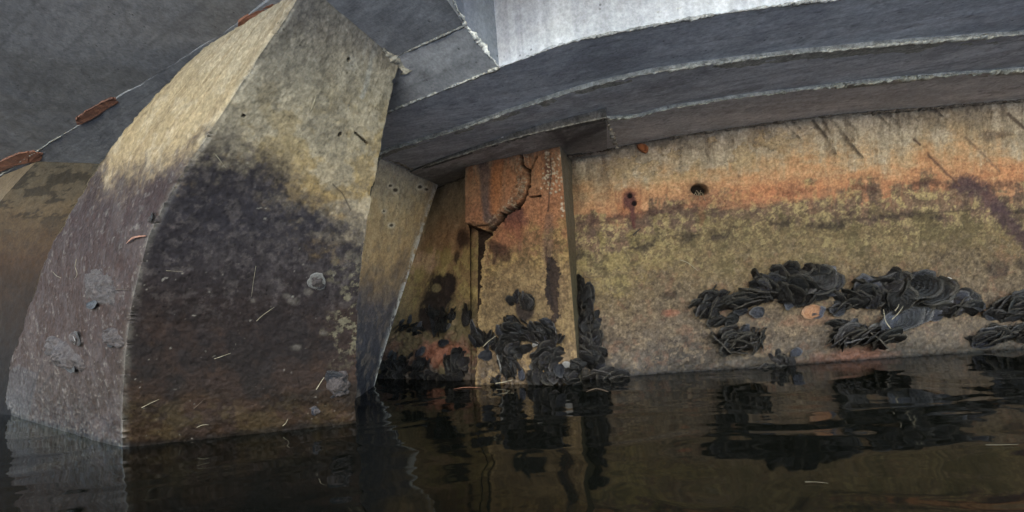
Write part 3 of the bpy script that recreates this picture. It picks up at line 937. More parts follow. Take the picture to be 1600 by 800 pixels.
        C *= (.74 + .52 * fbm(P, 80., 3, 88))[..., None]
        D = (big - .5) * .010 + (mid - .5) * .005 + (fine - .5) * .0035 - worn * .006
        if f == 'front':
            D -= ck * .012
            # blend displacement to nothing at the shared arris so that the two faces stay closed
        fade = np.minimum(sstep(0, .03, u), 1) if f == 'front' else np.minimum(sstep(0, .03, 1 - u), 1)
        D = D * fade
        D += (1 - sstep(0.02, .22, z)) * fade * (fbm(P, 26., 3, 86) - .45) * .005
        wet = (1 - sstep(.0, .35, z)) * .8
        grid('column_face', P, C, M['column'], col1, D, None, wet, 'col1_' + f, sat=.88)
    # the two sides turned away, and the top
    K = L + Q - R
    for A, B in ((Q + jit[3], K), (K, L + jit[1])):
        P = face(A, B, 12)
        C = ramp(P[..., 2], [(0, (70, 58, 48)), (.5, (90, 80, 74)), (.9, (150, 130, 96)), (1.35, (150, 142, 128))])
        grid('column_face', P, C, M['column'], col1)
    # mortar lip squeezed out along the top right corner
    lip = [hit_plane(x, y, LEFT) + Vector((0, 0, -.004)) for x, y in ((598, 75), (612, 87), (624, 96), (638, 106))]
    rough_ridge('mortar_lip', lip, .007, col1, (150, 144, 130), 7, 91, grow=2.2, jag=1.5)

def rough_ridge(name, pts, rad, parent, tone, seg=6, seed=0, grow=1.0, n=None, flat=.6, jag=.8):
    """a crumbly irregular bead along a curve"""
    pts = np.asarray([tuple(p) for p in pts], float)
    Ln = np.linalg.norm(np.diff(pts, axis=0), axis=1).sum()
    n = n or int(max(24, Ln / (rad * .45)))
    C = resample(pts, n)
    T = np.gradient(C, axis=0)
    T /= np.linalg.norm(T, axis=1, keepdims=True)
    up = np.array((0, 0, 1.))
    S = np.cross(T, up)
    S /= np.linalg.norm(S, axis=1, keepdims=True) + 1e-9
    U = np.cross(S, T)
    ang = np.linspace(0, 2 * np.pi, seg, endpoint=False)
    r = rad * (1 - jag * .5 + jag * fbm(C, 30., 4, seed)[:, None] * 1.2) * (1 + (grow - 1) * np.linspace(0, 1, n)[:, None] ** 3) * (.35 + .8 * sstep(.36, .6, fbm(C, 3.5, 3, seed + 9)))[:, None]
    base = C[:, None] + (S[:, None] * np.cos(ang)[None, :, None] + U[:, None] * np.sin(ang)[None, :, None] * flat) * r[:, :, None]
    base += (fbm(base, 60., 3, seed + 3)[..., None] - .5) * rad * jag * 1.4
    idx = np.arange(n * seg).reshape(n, seg)
    f = np.stack([idx[:-1], np.roll(idx, -1, 1)[:-1], np.roll(idx, -1, 1)[1:], idx[1:]], -1).reshape(-1, 4)
    V = base.reshape(-1, 3)
    f = np.vstack([f, [idx[0, [0, 1, 2, 3]]], [idx[-1, [3, 2, 1, 0]]]])
    o = link_mesh(name, V, np.ascontiguousarray(f), M['grout'], parent, False)
    t = lin(tone)[None] * (.55 + .7 * fbm(V, 25., 4, seed + 5))[:, None]
    set_attr(o, 'tone', np.clip(t, 0, .9))
    set_attr(o, 'wet', np.zeros(len(V)))
    return o

build_col1()

col2 = empty('bridge_column', (-2.4, 2.9, 0), 'distant concrete column at the left edge, half hidden behind the large stained column', 'column', 'bridge columns')
def build_col2():
    n = 160
    R = edge3d([(-95, 640), (-80, 560), (-60, 440), (-20, 345), (20, 292), (58, 252)], None, n)
    Q = edge3d([(60, 652), (65, 560), (85, 460), (115, 370), (170, 256)], None, n)
    R[:, :] = R
    off = np.array((-.45, .25, 0))
    L = R + off
    K = Q + off
    for i, (A, B) in enumerate(((R, Q), (L, R), (Q, K), (K, L))):
        P = face(A, B, 90 if i < 2 else 10)
        px, py = proj(P.reshape(-1, 3))
        px, py = px.reshape(P.shape[:2]), py.reshape(P.shape[:2])
        mid, fine, big = fbm(P, 9., 5, 101), fbm(P, 45., 4, 102), fbm(P, 4., 4, 103)
        C = ramp(py + (mid - .5) * 50, [(240, (138, 132, 116)), (290, (142, 128, 100)), (330, (146, 124, 86)), (400, (104, 78, 50)), (470, (74, 58, 42)), (560, (52, 42, 34)), (650, (30, 25, 22))])
        if i == 0:
            C = over(C, sstep(.5, .6, fbm(P * np.array([1, 1, 2.5]), 7., 5, 104)) * (1 - sstep(330, 380, py)) * .7, (74, 68, 60))
        if i == 1:
            C = over(C, (1 - sstep(300, 360, py)) * .7, (206, 180, 138))
        grid('column_face', P, C * (.8 + .4 * fine)[..., None] * np.array((1.12, .97, .84)), M['column'], col2, (mid - .5) * .008, gain=.20)
build_col2()

col3 = empty('bridge_column', (-.72, 2.6, 0), 'narrow battered concrete column standing between the large column and the rusty pilaster', 'column', 'bridge columns')
def build_col3():
    n = 300
    Lc = edge3d([(548, 628), (552, 520), (560, 420), (574, 330), (594, 243)], ZAL + .02, n)
    Rc = edge3d([(585, 603), (600, 550), (628, 462), (657, 372), (686, 284)], ZAL + .02, n)
    off = np.array((-.25, .12, 0))
    P = face(Lc, Rc, 110)
    px, py = proj(P.reshape(-1, 3))
    px, py = px.reshape(P.shape[:2]), py.reshape(P.shape[:2])
    u = np.linspace(0, 1, 110)[None] + 0 * px
    big, mid, fine = fbm(P, 5., 5, 111), fbm(P, 14., 5, 112), fbm(P, 55., 4, 113)
    C = ramp(py + (big - .5) * 50 + (mid - .5) * 40, [(240, (132, 124, 108)), (300, (146, 130, 102)), (340, (158, 130, 86)), (400, (150, 116, 70)), (430, (112, 88, 64)), (470, (76, 66, 66)), (540, (60, 56, 60)), (600, (44, 42, 46))])
    C = over(C, sstep(.54, .66, fbm(P, 20., 4, 114)) * .4, (110, 92, 74))
    for cx, cy, r in ((618, 297, 4), (610, 290, 3), (656, 292, 3.5), (666, 296, 3), (612, 352, 3), (600, 330, 2)):
        C = over(C, blob(px, py, cx, cy, r, r * .8, 0, .4, .8, mid), (66, 56, 46))
        C = over(C, np.clip(blob(px, py, cx, cy, r + 2.5, r + 2, 0, .4) - blob(px, py, cx, cy, r, r * .8, 0, .4), 0, 1) * .6, (176, 162, 140))
    C = over(C, np.exp(-((1 - u) / .08) ** 2) * sstep(.25, .5, fbm(P, 30., 4, 115)) * .9, (176, 168, 156))
    C *= (.82 + .36 * fine)[..., None]
    fade = sstep(0, .06, 1 - u)
    grid('column_face', P, C, M['column'], col3, ((mid - .5) * .01 + (fine - .5) * .005) * fade, None, (1 - sstep(0, .4, P[..., 2])) * .6, 'col3', gain=1.25)
    for A, B in ((Rc, Rc + off), (Rc + off, Lc + off), (Lc + off, Lc)):
        P2 = face(A, B, 10)
        C2 = ramp(P2[..., 2], [(0, (50, 46, 46)), (.5, (80, 70, 62)), (1.1, (130, 120, 100))])
        grid('column_face', P2, C2, M['column'], col3)
    lip = [hit_z(x, y, ZAL + .012) for x, y in ((594, 244), (625, 254), (655, 270), (688, 285))]
    rough_ridge('mortar_lip', lip, .012, col3, (142, 132, 116), 5, 121)
build_col3()

# ------------------------------------------------------------------ bridge deck
deck = empty('bridge_deck', (0.6, 1.5, 1.1), 'grey board-marked underside of the concrete bridge deck with pale crumbling joint lines', 'bridge')

SOF = 1.5
def soffit_tone(P, seed, along, base=(112, 112, 112), dark=(84, 85, 88), light=(140, 140, 138), streak=1.0, upright=False):
    """board marks run along the vector 'along'"""
    a = np.asarray(along, float)[:2]
    a /= np.linalg.norm(a)
    q = np.stack([P[..., 0] + P[..., 1], P[..., 2], 0 * P[..., 2]], -1) if upright else np.stack([P[..., 0] * a[0] + P[..., 1] * a[1], (-P[..., 0] * a[1] + P[..., 1] * a[0]), P[..., 2]], -1)
    s1 = fbm(q * np.array([1.2, 26, 5]), 1., 5, seed)
    s2 = fbm(q * np.array([3.0, 80, 5]), 1., 4, seed + 1)
    b = fbm(P, 4., 5, seed + 2)
    m = fbm(q * np.array([9, 24, 5]), 1., 5, seed + 3)
    base, dark, light = (tuple(min(235, c * k * SOF) for c, k in zip(q, (1.0, 1.0, 1.012))) for q in (base, dark, light))
    C = np.zeros(P.shape) + lin(base)
    C = over(C, sstep(.40, .70, s1) * .26 * streak, dark)
    C = over(C, sstep(.50, .75, s2) * .12 * streak, light)
    if not upright:
        bw = q[..., 1] + (s1 - .5) * .01
        jn = np.exp(-(((bw / .13) % 1.0 - .5) / .03) ** 2)
        C = over(C, jn * .35 * sstep(.3, .5, m), tuple(c * .6 for c in dark))
        C *= (1 + ((np.floor(bw / .13 + .5) * 37.7) % 1.0 - .5) * .16)[..., None]
    C *= (.86 + .28 * fbm(P, 70., 3, seed + 6))[..., None]
    C = over(C, sstep(.42, .62, b) * .5, dark)
    C = over(C, sstep(.5, .75, m) * .30 * min(1., streak), light)
    C = over(C, sstep(.74, .84, fbm(P, 26., 4, seed + 4)) * .3, (70, 66, 64))
    return C, s1, s2, b

def curve_z(pts, z, sx, n, more=0.0, pre=0.0):
    P = [np.array(hit_z(x, y, z, sx)) for x, y in pts]
    C = smooth_curve(P, n)
    w = 21
    E = np.vstack([C[0] + (C[0] - C[1:w // 2 + 1])[::-1], C, C[-1] + (C[-1] - C[-w // 2:-1])[::-1]])
    C = np.stack([np.convolve(E[:, k], np.ones(w) / w, 'valid') for k in range(3)], -1)[:n]
    if pre:
        d = C[0] - C[8]
        d /= np.linalg.norm(d)
        C = np.vstack([C[0] + d * np.linspace(pre, pre / 16, 16)[:, None], C])
    if more:
        d = C[-1] - C[-8]
        d /= np.linalg.norm(d)
        k = 16
        C = np.vstack([C, C[-1] + d * np.linspace(more / k, more, k)[:, None]])
    return C

E1L = [(560, 350), (640, 312), (690, 290), (735, 272), (800, 252), (873, 231), (886, 243), (966, 229)]
E2L = [(560, 302), (600, 286), (660, 262), (720, 242), (800, 217), (870, 200), (948, 183)]
E2R = [(945, 186), (995, 183), (1040, 171), (1100, 161), (1200, 147), (1350, 130), (1455, 120), (1600, 110), (1700, 104)]
E3 = [(530, 266), (595, 240), (700, 208), (800, 174), (900, 142), (1000, 117), (1100, 102), (1200, 89), (1335, 75), (1450, 65), (1600, 54), (1700, 48)]
E4 = [(540, 206), (610, 174), (700, 138), (780, 106), (850, 80), (900, 63), (970, 50), (1050, 35), (1150, 18), (1250, 5), (1350, -5), (1500, -18), (1700, -30)]

def rowsheet(name, A, B, nv, seed, over_fn=None, disp=.004, mat='soffit', back=(0, 0, .25), key=None, **kw):
    P = ruled(A, B, nv)
    along = A[-1] - A[0]
    C, s1, s2, b = soffit_tone(P, seed, along, **kw)
    px, py = proj(P.reshape(-1, 3))
    px, py = px.reshape(P.shape[:2]), py.reshape(P.shape[:2])
    D = ((s1 - .5) * .25 + (b - .5) * 1.2) * disp
    if over_fn:
        C = over_fn(C, px, py, P, b)
    return grid(name, P, C, M[mat], deck, D, back, None, key)

def build_deck():
    n = 420
    e1l, e2l = curve_z(E1L, ZAL, 0, n, 0, 1.6), curve_z(E2L, ZAL, 0, n, 0, 1.6)
    # lowest slab over the pilaster
    def blockpaint(C, px, py, P, b):
        C = over(C, blob(px, py, 900, 215, 50, 26, -10, .5, .8, b) * .55, (70, 62, 56))
        C = over(C, line(px, py, [(870, 205), (885, 225), (945, 195)], 6, .6, 0, b, .8) * .5, (54, 48, 44))
        return over(C, blob(px, py, 700, 280, 60, 14, -20, .5, .8, b) * .5, (84, 74, 62))
    rowsheet('soffit_slab', e1l + np.array((0, .30, 0)), e2l, 60, 201, blockpaint, .004, base=(104, 98, 92), dark=(76, 70, 66), light=(136, 130, 122))
    e1, e2 = curve_z(E1R[1:], ZA, SX, n, 3.5), curve_z(E2R, ZA, SX, n, 3.5)
    rowsheet('soffit_slab', e1 + np.array((0, .30, 0)), e2, 70, 211, None, .005, base=(118, 112, 106), dark=(104, 97, 91), light=(144, 137, 129))
    e2full = curve_z([(500, 328), (560, 302), (600, 286), (660, 262), (720, 242), (800, 217), (870, 200), (948, 184)] + E2R[1:], ZB, SX, n, 3.5, 1.6)
    e3 = curve_z(E3, ZB, SX, n, 3.5, 1.6)
    rowsheet('soffit_slab', e2full + np.array((0, .06, 0)), e3, 90, 221, None, .005, base=(116, 114, 113), dark=(88, 86, 86), light=(142, 140, 138), streak=1.1)
    e3c, e4 = curve_z(E3, ZC, SX, n, 3.5, 1.6), curve_z(E4, ZC, SX, n, 3.5, 1.6)
    def bandpaint(C, px, py, P, b):
        return over(C, blob(px, py, 950, 85, 70, 40, -15, .6, .8, b) * .3, (78, 80, 86))
    rowsheet('soffit_slab', e3c + np.array((0, .06, 0)), e4, 110, 231, bandpaint, .004, base=(118, 118, 119), dark=(98, 98, 102), light=(144, 144, 144))
    # step faces under the joints, with rough pale grout lips
    for (lo, hi, seed) in ((e2l, e2l + np.array((0, 0, .05)), 241), (e2, e2 + np.array((0, 0, .03)), 243), (e3, e3 + np.array((0, 0, .03)), 245)):
        P = ruled(lo, hi, 6) + np.array((0, -.003, 0))
        C = lin((92, 88, 82) if seed == 241 else (146, 142, 130)) * (.6 + .8 * fbm(P, 30., 5, seed))[..., None]
        grid('step_face', P, C, M['grout'], deck, (fbm(P, 20., 4, seed) - .5) * .006, (0, .05, 0))
    rough_ridge('grout_line', e2l, .0045, deck, (140, 136, 126), 5, 251, jag=1.4)
    rough_ridge('grout_line', e2[:-8], .0095, deck, (176, 172, 154), 6, 252, jag=1.5)
    rough_ridge('grout_line', e3[:-8], .0075, deck, (180, 177, 164), 6, 253, jag=1.1)
    rough_ridge('grout_line', e4[:-8], .006, deck, (140, 139, 136), 6, 254, jag=1.2)
    rough_ridge('grout_line', [hit_z(x, y, ZAL - .003) for x, y in ((948, 184), (953, 200), (964, 230))], .009, deck, (142, 132, 118), 5, 255, jag=1.2)
    rough_ridge('joint_crumbs', e1[:-8] + np.array((0, -.006, -.004)), .008, deck, (112, 100, 86), 6, 256, jag=1.7)
    rough_ridge('joint_crumbs', [hit_z(x, y, ZAL - .003) for x, y in ((650, 308), (690, 291), (730, 275))], .009, deck, (84, 74, 62), 6, 257, jag=1.6)
    rough_ridge('joint_crumbs', [hit_z(x, y, ZAL - .003) for x, y in ((884, 243), (920, 240), (964, 231))], .010, deck, (78, 68, 58), 6, 258, jag=1.6)
    # bright fascia rising above the outermost joint: chamfer, then tall face
    i0 = int(np.argmin(np.abs(proj(e4)[0] - 780)))
    ea = e4[i0:]
    eb = ea + np.array((0, .012, .038))
    k = len(ea)
    P = ruled(ea, eb, 12)
    C, *_ = soffit_tone(P, 261, (1, 0), (96, 96, 98), (76, 76, 78), (112, 112, 112))
    grid('beam_chamfer', P, C, M['soffit'], deck, (fbm(P, 25., 4, 262) - .5) * .006, None)
    rough_ridge('grout_line', eb[:-8], .006, deck, (196, 194, 188), 5, 263, jag=1.3)
    P = ruled(eb + np.array((0, .004, 0)), eb + np.array((0, .02, .95)), 140)
    C, s1, s2, b = soffit_tone(P, 264, (1, 0), (47, 55, 69), (36, 43, 55), (62, 70, 82), .12, True)
    C = over(C, sstep(.62, .68, fbm(P, 14., 5, 265)) * .3, (120, 128, 140))
    grid('beam_face', P, C, M['soffit'], deck, (fbm(P, 8., 3, 266, .5) - .5) * .014, None, key='fascia')
    # higher soffit on the left, with a haunch down to the outer band
    S0, S1 = np.array(hit_plane(627, 85, LEFT)), np.array(hit_plane(727, 40, LEFT))
    d = (S1 - S0) / np.linalg.norm(S1 - S0)
    m = 200
    seam = S0[None] - d[None] * np.linspace(4.5, 0, m - 20)[:, None]
    seam = np.vstack([seam, S0 + (S1 - S0) * np.linspace(0, 1, 20)[:, None]])
    j0 = int(np.argmin(np.abs(proj(e4)[0] - 610)))
    low = e4[j0:i0 + 1]
    q0 = low[0]
    dl = low[0] - low[3]
    dl /= np.linalg.norm(dl)
    lowc = np.vstack([q0 + dl * np.linspace(4.3, 0, m - 20)[:, None], resample(low, 20)])
    P = ruled(lowc, seam, 30)
    C, s1, s2, b = soffit_tone(P, 271, d, (86, 86, 87), (70, 70, 72), (100, 100, 100))
    grid('haunch', P, C, M['soffit'], deck, (b - .5) * .006, (0, .2, .1))
    rough_ridge('grout_line', seam[-60:], .004, deck, (130, 128, 122), 5, 272, jag=1.2)
    rough_ridge('grout_line', lowc[-60:], .006, deck, (160, 156, 146), 5, 273, jag=1.2)
    # strip between the haunch and the near step; the cross beam's bottom is its right end
    F0, F1 = np.array(hit_z(50, 242, ZL)), np.array(hit_z(322, 66, ZL))
    e = (F1 - F0) / np.linalg.norm(F1 - F0)
    step = np.array([F0 + e * t for t in np.linspace(-2.5, 4.2, 260)])
    step[:, 1] += (fbm(step, 3., 3, 280) - .5) * .03
    far = np.array([S0 + d * t for t in np.linspace(-4.5, .30, 260)])
    P = ruled(step, far, 120)
    # the right end is the cross beam's edge
    C0, C1 = np.array(hit_plane(705, 0, LEFT)), S1
    cd_ = (C1 - C0) / np.linalg.norm(C1 - C0)
    lim = C0[0] + (P[..., 1] - C0[1]) * cd_[0] / cd_[1]
    P[..., 0] = np.minimum(P[..., 0], lim)
    def stripcol(P, seed):
        C, s1, s2, b = soffit_tone(P, seed, d, (78, 78, 79), (62, 62, 65), (94, 94, 94), .7)
        return C, s1, b
    C, s1, b = stripcol(P, 281)
    grid('soffit_slab', P, C, M['soffit'], deck, (b - .5) * .006, (0, 0, .25), key='strip')
    # near slab a few centimetres higher
    near = step + np.array((-1.2, -4.2, 0)) * .42
    P = ruled(near, step, 240)
    P[..., 2] = (LEFT[1] - LEFT[0].x * P[..., 0] - LEFT[0].y * P[..., 1]) / LEFT[0].z + .003
    lim = C0[0] + (P[..., 1] - C0[1]) * cd_[0] / cd_[1]
    P[..., 0] = np.minimum(P[..., 0], lim)
    C, s1, s2, b = soffit_tone(P, 291, d, (76, 75, 75), (62, 62, 64), (88, 87, 86), .3)
    C = over(C, sstep(.4, .7, fbm(P, 2.2, 4, 293)) * .4, (96, 92, 87))
    grid('soffit_slab', P, C, M['soffit'], deck, (b - .5) * .008, (0, 0, .25), key='near')
    ii = [i for i, (x) in enumerate(proj(step)[0]) if -80 < x < 130]
    rough_ridge('grout_line', step[ii[0]:ii[-1]], .0045, deck, (150, 148, 140), 5, 297, jag=1.2)
    # cross beam's lit side
    A = np.array([C0 + cd_ * t for t in np.linspace(-1.4, np.linalg.norm(C1 - C0), 120)])
    corner = e4[i0]
    A = np.vstack([A, resample([C1, corner], 40)[1:]])
    Bt = A.copy()
    Bt[:, 2] = 2.1
    Bt[:, 0] -= .015
    P = ruled(A, Bt, 80)
    C, s1, s2, b = soffit_tone(P, 301, (0, 1), (72, 75, 82), (58, 62, 70), (86, 88, 92), .7, True)
    px, py = proj(P.reshape(-1, 3))
    px = px.reshape(P.shape[:2])
    C = over(C, sstep(-.10, -.03, P[..., 0] + 0.0) * .55, (118, 124, 130))
    grid('cross_beam', P, C, M['soffit'], deck, (b - .5) * .008)
    rough_ridge('grout_line', A + np.array((.002, 0, 0)), .007, deck, (190, 188, 182), 5, 302, jag=1.2)
build_deck()

def build_light_blocker():  # unseen block added to keep sun and sky off the fascia
    x0, x1, y0, y1, z0, z1 = -.12, 7.0, .42, 1.44, 1.47, 2.3
    V = [(x, y, z) for z in (z0, z1) for y in (y0, y1) for x in (x0, x1)]
    o = link_mesh('light_blocker', V, [(0, 2, 3, 1), (4, 5, 7, 6), (0, 1, 5, 4), (2, 6, 7, 3), (0, 4, 6, 2), (1, 3, 7, 5)], M['soffit'], deck)
    set_attr(o, 'tone', np.full((8, 3), .26))
    set_attr(o, 'wet', np.zeros(8))
build_light_blocker()

def build_sealant():
    """rust-brown strips left along the near step of the left soffit"""
    for poly in ([(-14, 262), (0, 252), (18, 244), (34, 238), (52, 236), (67, 239), (64, 250), (44, 254), (24, 258), (4, 266), (-12, 272)],
                 [(118, 186), (132, 174), (150, 164), (166, 156), (176, 152), (187, 153), (185, 159), (168, 168), (150, 181), (134, 190), (121, 195)],
                 [(372, 34), (384, 24), (402, 15), (424, 6), (448, -2), (470, -10), (468, 1), (446, 8), (430, 16), (410, 22), (394, 34), (376, 42)]):
        lo = [np.array(hit_plane(x, y, LEFT)) + np.array((0, 0, -.004)) for x, y in resample(poly + [poly[0]], 70)[:-1]]
        jj = fbm(np.array(lo), 30., 4, len(poly)) - .5
        lo = [p + np.array((q * .03, -q * .03, 0)) for p, q in zip(lo, jj)]
        lo = [p + np.array((0, 0, -.006 * q)) for p, q in zip(lo, jj)]
        hi = [p + np.array((0, 0, .02)) for p in lo]
        c = np.mean(lo, axis=0) + np.array((0, 0, -.004))
        n = len(lo)
        V = lo + hi
        F = [(i, (i + 1) % n, n + (i + 1) % n, n + i) for i in range(n)] + [tuple(reversed(range(n)))]
        link_mesh('sealant_strip', V, F, M['sealant'], deck, False)
build_sealant()

# ------------------------------------------------------------------ shells, straws and other small things
def plane_axes(N, deg):
    """a direction lying in the surface, at an angle seen in the picture (0 right, 90 up), and the one across it"""
    a = math.radians(deg)
    T = CR * math.cos(a) + CU * math.sin(a)
    T = (T - N * T.dot(N)).normalized()
    return T, N.cross(T).normalized()

def shell_meshes(mat, n, tag_, seed):
    """a few flat tongue-shaped valves, unit length, hinge at the origin, growing along +Y, outside towards +Z"""
    rr = np.random.default_rng(seed)
    out = []
    for v in range(n):
        na, nk = 26, 13
        th = np.linspace(0, 2 * np.pi, na, endpoint=False)
        wd = rr.uniform(.30, .46)
        ph = rr.uniform(0, 6.28, 4)
        rad = 1 + .07 * np.sin(3 * th + ph[0]) + .05 * np.sin(5 * th + ph[1]) + .03 * np.sin(9 * th + ph[2])
        ox = wd * np.sin(th) * rad * (1 - .25 * np.cos(th) * -1 * .6)
        oy = .5 - .5 * np.cos(th) * rad
        ox += .10 * np.sin(oy * 2 + ph[3])                     # a little hook to one side
        ks = np.linspace(.06, 1, nk)
        cup, bend = rr.uniform(.05, .17), rr.uniform(-.12, .16)
        V, R = [], []
        for s in (1, -1):
            for k in ks:
                x, y = ox * k, oy * k
                lam = .034 * ((k * 6.0 + ph[0]) % 1.0) * (s > 0)
                z = cup * (1 - (x / (wd + .1)) ** 2) * k * (1.25 - k) * 1.2 + bend * y * y + lam
                z = z + .012 * np.sin(th * 7 + k * 9 + ph[1]) * k
                z = z - (0 if s > 0 else (.034 - .024 * k))
                V += list(zip(x, y, z))
                R += [k] * na
        F = []
        for s in (0, 1):
            o = s * na * nk
            for i in range(nk - 1):
                for j in range(na):
                    q = (o + i * na + j, o + i * na + (j + 1) % na, o + (i + 1) * na + (j + 1) % na, o + (i + 1) * na + j)
                    F.append(q if s else q[::-1])
        e = (nk - 1) * na
        for j in range(na):
            F.append((e + j, e + (j + 1) % na, na * nk + e + (j + 1) % na, na * nk + e + j))
        F.append(tuple(range(na)))
        F.append(tuple(na * nk + j for j in reversed(range(na))))
        me = bpy.data.meshes.new('shell')
        me.from_pydata(V, [], F)
        a = me.attributes.new('ring', 'FLOAT', 'POINT')
        a.data.foreach_set('value', np.array(R, np.float32))
        me.polygons.foreach_set('use_smooth', [True] * len(me.polygons))
        me.set_sharp_from_angle(angle=math.radians(45))
        me.materials.append(mat)
        out.append(me)
    return out

SH = {'grey': shell_meshes(M['grey_shell'], 3, 'g', 6), 'dark': shell_meshes(M['shell'], 8, 'd', 1), 'pale': shell_meshes(M['pale_shell'], 4, 'p', 2),
      'orange': shell_meshes(M['orange_shell'], 2, 'o', 3), 'white': shell_meshes(M['white_shell'], 2, 'w', 4)}
SR = random.Random(5)

def shell_matrix(P, N, deg, tilt, roll, length, lift=0.0, wide=1.0, thick=1.0):
    T, S = plane_axes(N, deg)
    t, r = math.radians(tilt), math.radians(roll)
    L = T * math.cos(t) + N * math.sin(t)
    Mn = -T * math.sin(t) + N * math.cos(t)
    W = S * -1
    W2 = W * math.cos(r) + Mn * math.sin(r)
    M2 = W2.cross(L)
    if M2.dot(N) < 0 and abs(roll) < 80:
        W2, M2 = W2 * -1, M2 * -1
    o = P - L * length * .5 + N * lift
    W2 = W2 * wide
    M2 = M2 * thick
    return Matrix(((W2.x * length, L.x * length, M2.x * length, o.x), (W2.y * length, L.y * length, M2.y * length, o.y),
                   (W2.z * length, L.z * length, M2.z * length, o.z), (0, 0, 0, 1)))

def add_shell(parent, mesh, mw):
    o = bpy.data.objects.new('shell', mesh)
    COL.objects.link(o)
    o.parent = parent
    o.matrix_local = Matrix.Translation(-parent.location) @ mw
    return o

def mound(P, N, deg, ra, rb, h, seed, na=36, nr=12, terr=0.0):
    """vertices and faces of a lumpy low dome on a surface"""
    T, S = plane_axes(N, deg)
    V, F = [], []
    th = np.linspace(0, 2 * np.pi, na, endpoint=False)
    c = np.stack([np.cos(th), np.sin(th), 0 * th], -1)
    ol = .78 + .44 * fbm(c, 1.6, 4, seed)
    for i in range(nr + 1):
        k = i / nr
        for j in range(na):
            u, w = ra * k * ol[j] * math.cos(th[j]), rb * k * ol[j] * math.sin(th[j])
            z = h * (1 - k ** 2.6)
            if terr:
                z = h * (.6 * (1 - k ** 3) + .4 * (math.floor((1 - k) * terr + .3 * ol[j]) / terr))
            V.append(P + T * u + S * w + N * (z - .004))
    V = np.array([tuple(v) for v in V])
    n = fbm(V, 26., 4, seed + 2) - .5
    n2 = fbm(V, 80., 3, seed + 3) - .5
    V += np.array(N)[None] * (n * h * .9 + n2 * .008)[:, None]
    V[-na:] -= np.array(N)[None] * .012
    for i in range(nr):
        for j in range(na):
            F.append((i * na + j, (i + 1) * na + j, (i + 1) * na + (j + 1) % na, i * na + (j + 1) % na))
    return V, F

def cluster(label, key, blobs, extra=(), group='oyster clusters on the abutment wall', name='oyster_cluster'):
    """blobs: (cx, cy, rx, ry, rot, count, angle of the valves, tilt, roll, length in photo pixels, bulge)"""
    P0, N0 = surf(blobs[0][0], blobs[0][1], key)
    root = empty(name, P0, label, 'oysters', group)
    VV, FF = [], []
    for b in blobs:
        cx, cy, rx, ry, rot, cnt, ang, tilt, roll, ln, bulge = b
        if key != 'wall' and cnt > 3:
            cnt, ln, tilt, roll, bulge = int(cnt * 1.9), ln * .66, tilt * .9, 46, bulge * .9
        if key == 'wall':
            cnt, ln, roll = int(cnt * 1.5), ln * .95, roll * .95
        Pc, N = surf(cx, cy, key)
        px2m = (Pc - CAM).dot(CF) / FOC
        V, F = mound(Pc, N, -rot, rx * px2m * .66, ry * px2m * .64, bulge * (.55 if key == 'wall' else .75), int(cx) + int(cy))
        k = sum(len(v) for v in VV)
        VV.append(V)
        FF += [tuple(i + k for i in f) for f in F]
        c, s = math.cos(math.radians(rot)), math.sin(math.radians(rot))
        for i in range(cnt):
            # spread evenly along the ellipse, later ones lower and nearer
            q = (i + .5) / cnt
            r = math.sqrt(SR.random()) * .84
            th = i * 2.39996 + SR.uniform(-.4, .4)
            u, w = r * math.cos(th), r * math.sin(th)
            if rx > 2.2 * ry:
                u = (2 * q - 1) * .86
                w = SR.uniform(-.6, .6) * math.sqrt(max(.05, 1 - u * u))
            x, y = cx + u * rx * c - w * ry * s, cy + u * rx * s + w * ry * c
            P, _ = surf(x, y, key)
            h = bulge * max(.1, 1 - (u * u + w * w)) * SR.uniform(.35, .85)
            L = ln * px2m * SR.choice((SR.uniform(.45, .75), SR.uniform(.6, 1.05), SR.uniform(.75, 1.0)))
            kind = SR.choice(('pale', 'grey', 'grey')) if SR.random() < .16 else 'dark'
            mw = shell_matrix(P, N, SR.gauss(ang, 20), SR.gauss(tilt, 9), SR.gauss(roll, 18), L, h, 1.0 if key == 'wall' else 1.2)
            add_shell(root, SR.choice(SH[kind]), mw)
    for (x, y, ang, tilt, roll, ln, kind) in extra:
        P, N = surf(x, y, key)
        px2m = (P - CAM).dot(CF) / FOC
        add_shell(root, SR.choice(SH[kind]), shell_matrix(P, N, ang, tilt, roll, ln * px2m, .012))
    link_mesh('clump_base', np.vstack(VV), FF, M['clump'], root, True)
    return root

cluster('long arching cluster of overlapping black oysters, topmost of those on the right wall', 'wall',
        [(1108, 474, 34, 24, -8, 13, 195, 22, 52, 44, .05), (1165, 466, 38, 15, -14, 12, 172, 18, 58, 54, .05), (1188, 447, 30, 20, -20, 11, 130, 20, 50, 46, .06),
         (1232, 445, 34, 26, -10, 13, 100, 25, 48, 50, .08), (1270, 434, 28, 21, -5, 12, 20, 15, 50, 50, .08), (1255, 462, 40, 10, -6, 9, 185, 20, 35, 40, .05),
         (1128, 500, 22, 9, 8, 5, 185, 12, 40, 34, .03)],
        [(1297, 455, 10, 8, 12, 20, 'pale'), (1232, 472, 250, 10, 10, 26, 'pale'), (1155, 484, 200, 8, 15, 26, 'pale'), (1180, 488, 190, 8, 15, 26, 'pale')])
cluster('small oval cluster of brown oysters below the left end of the long arching cluster', 'wall',
        [(1142, 531, 34, 17, 5, 14, 178, 15, 58, 50, .06), (1176, 531, 16, 17, 20, 8, 240, 18, 50, 34, .06)],
        [(1165, 513, 60, 15, 10, 16, 'pale'), (1136, 514, 185, 10, 20, 34, 'dark')])
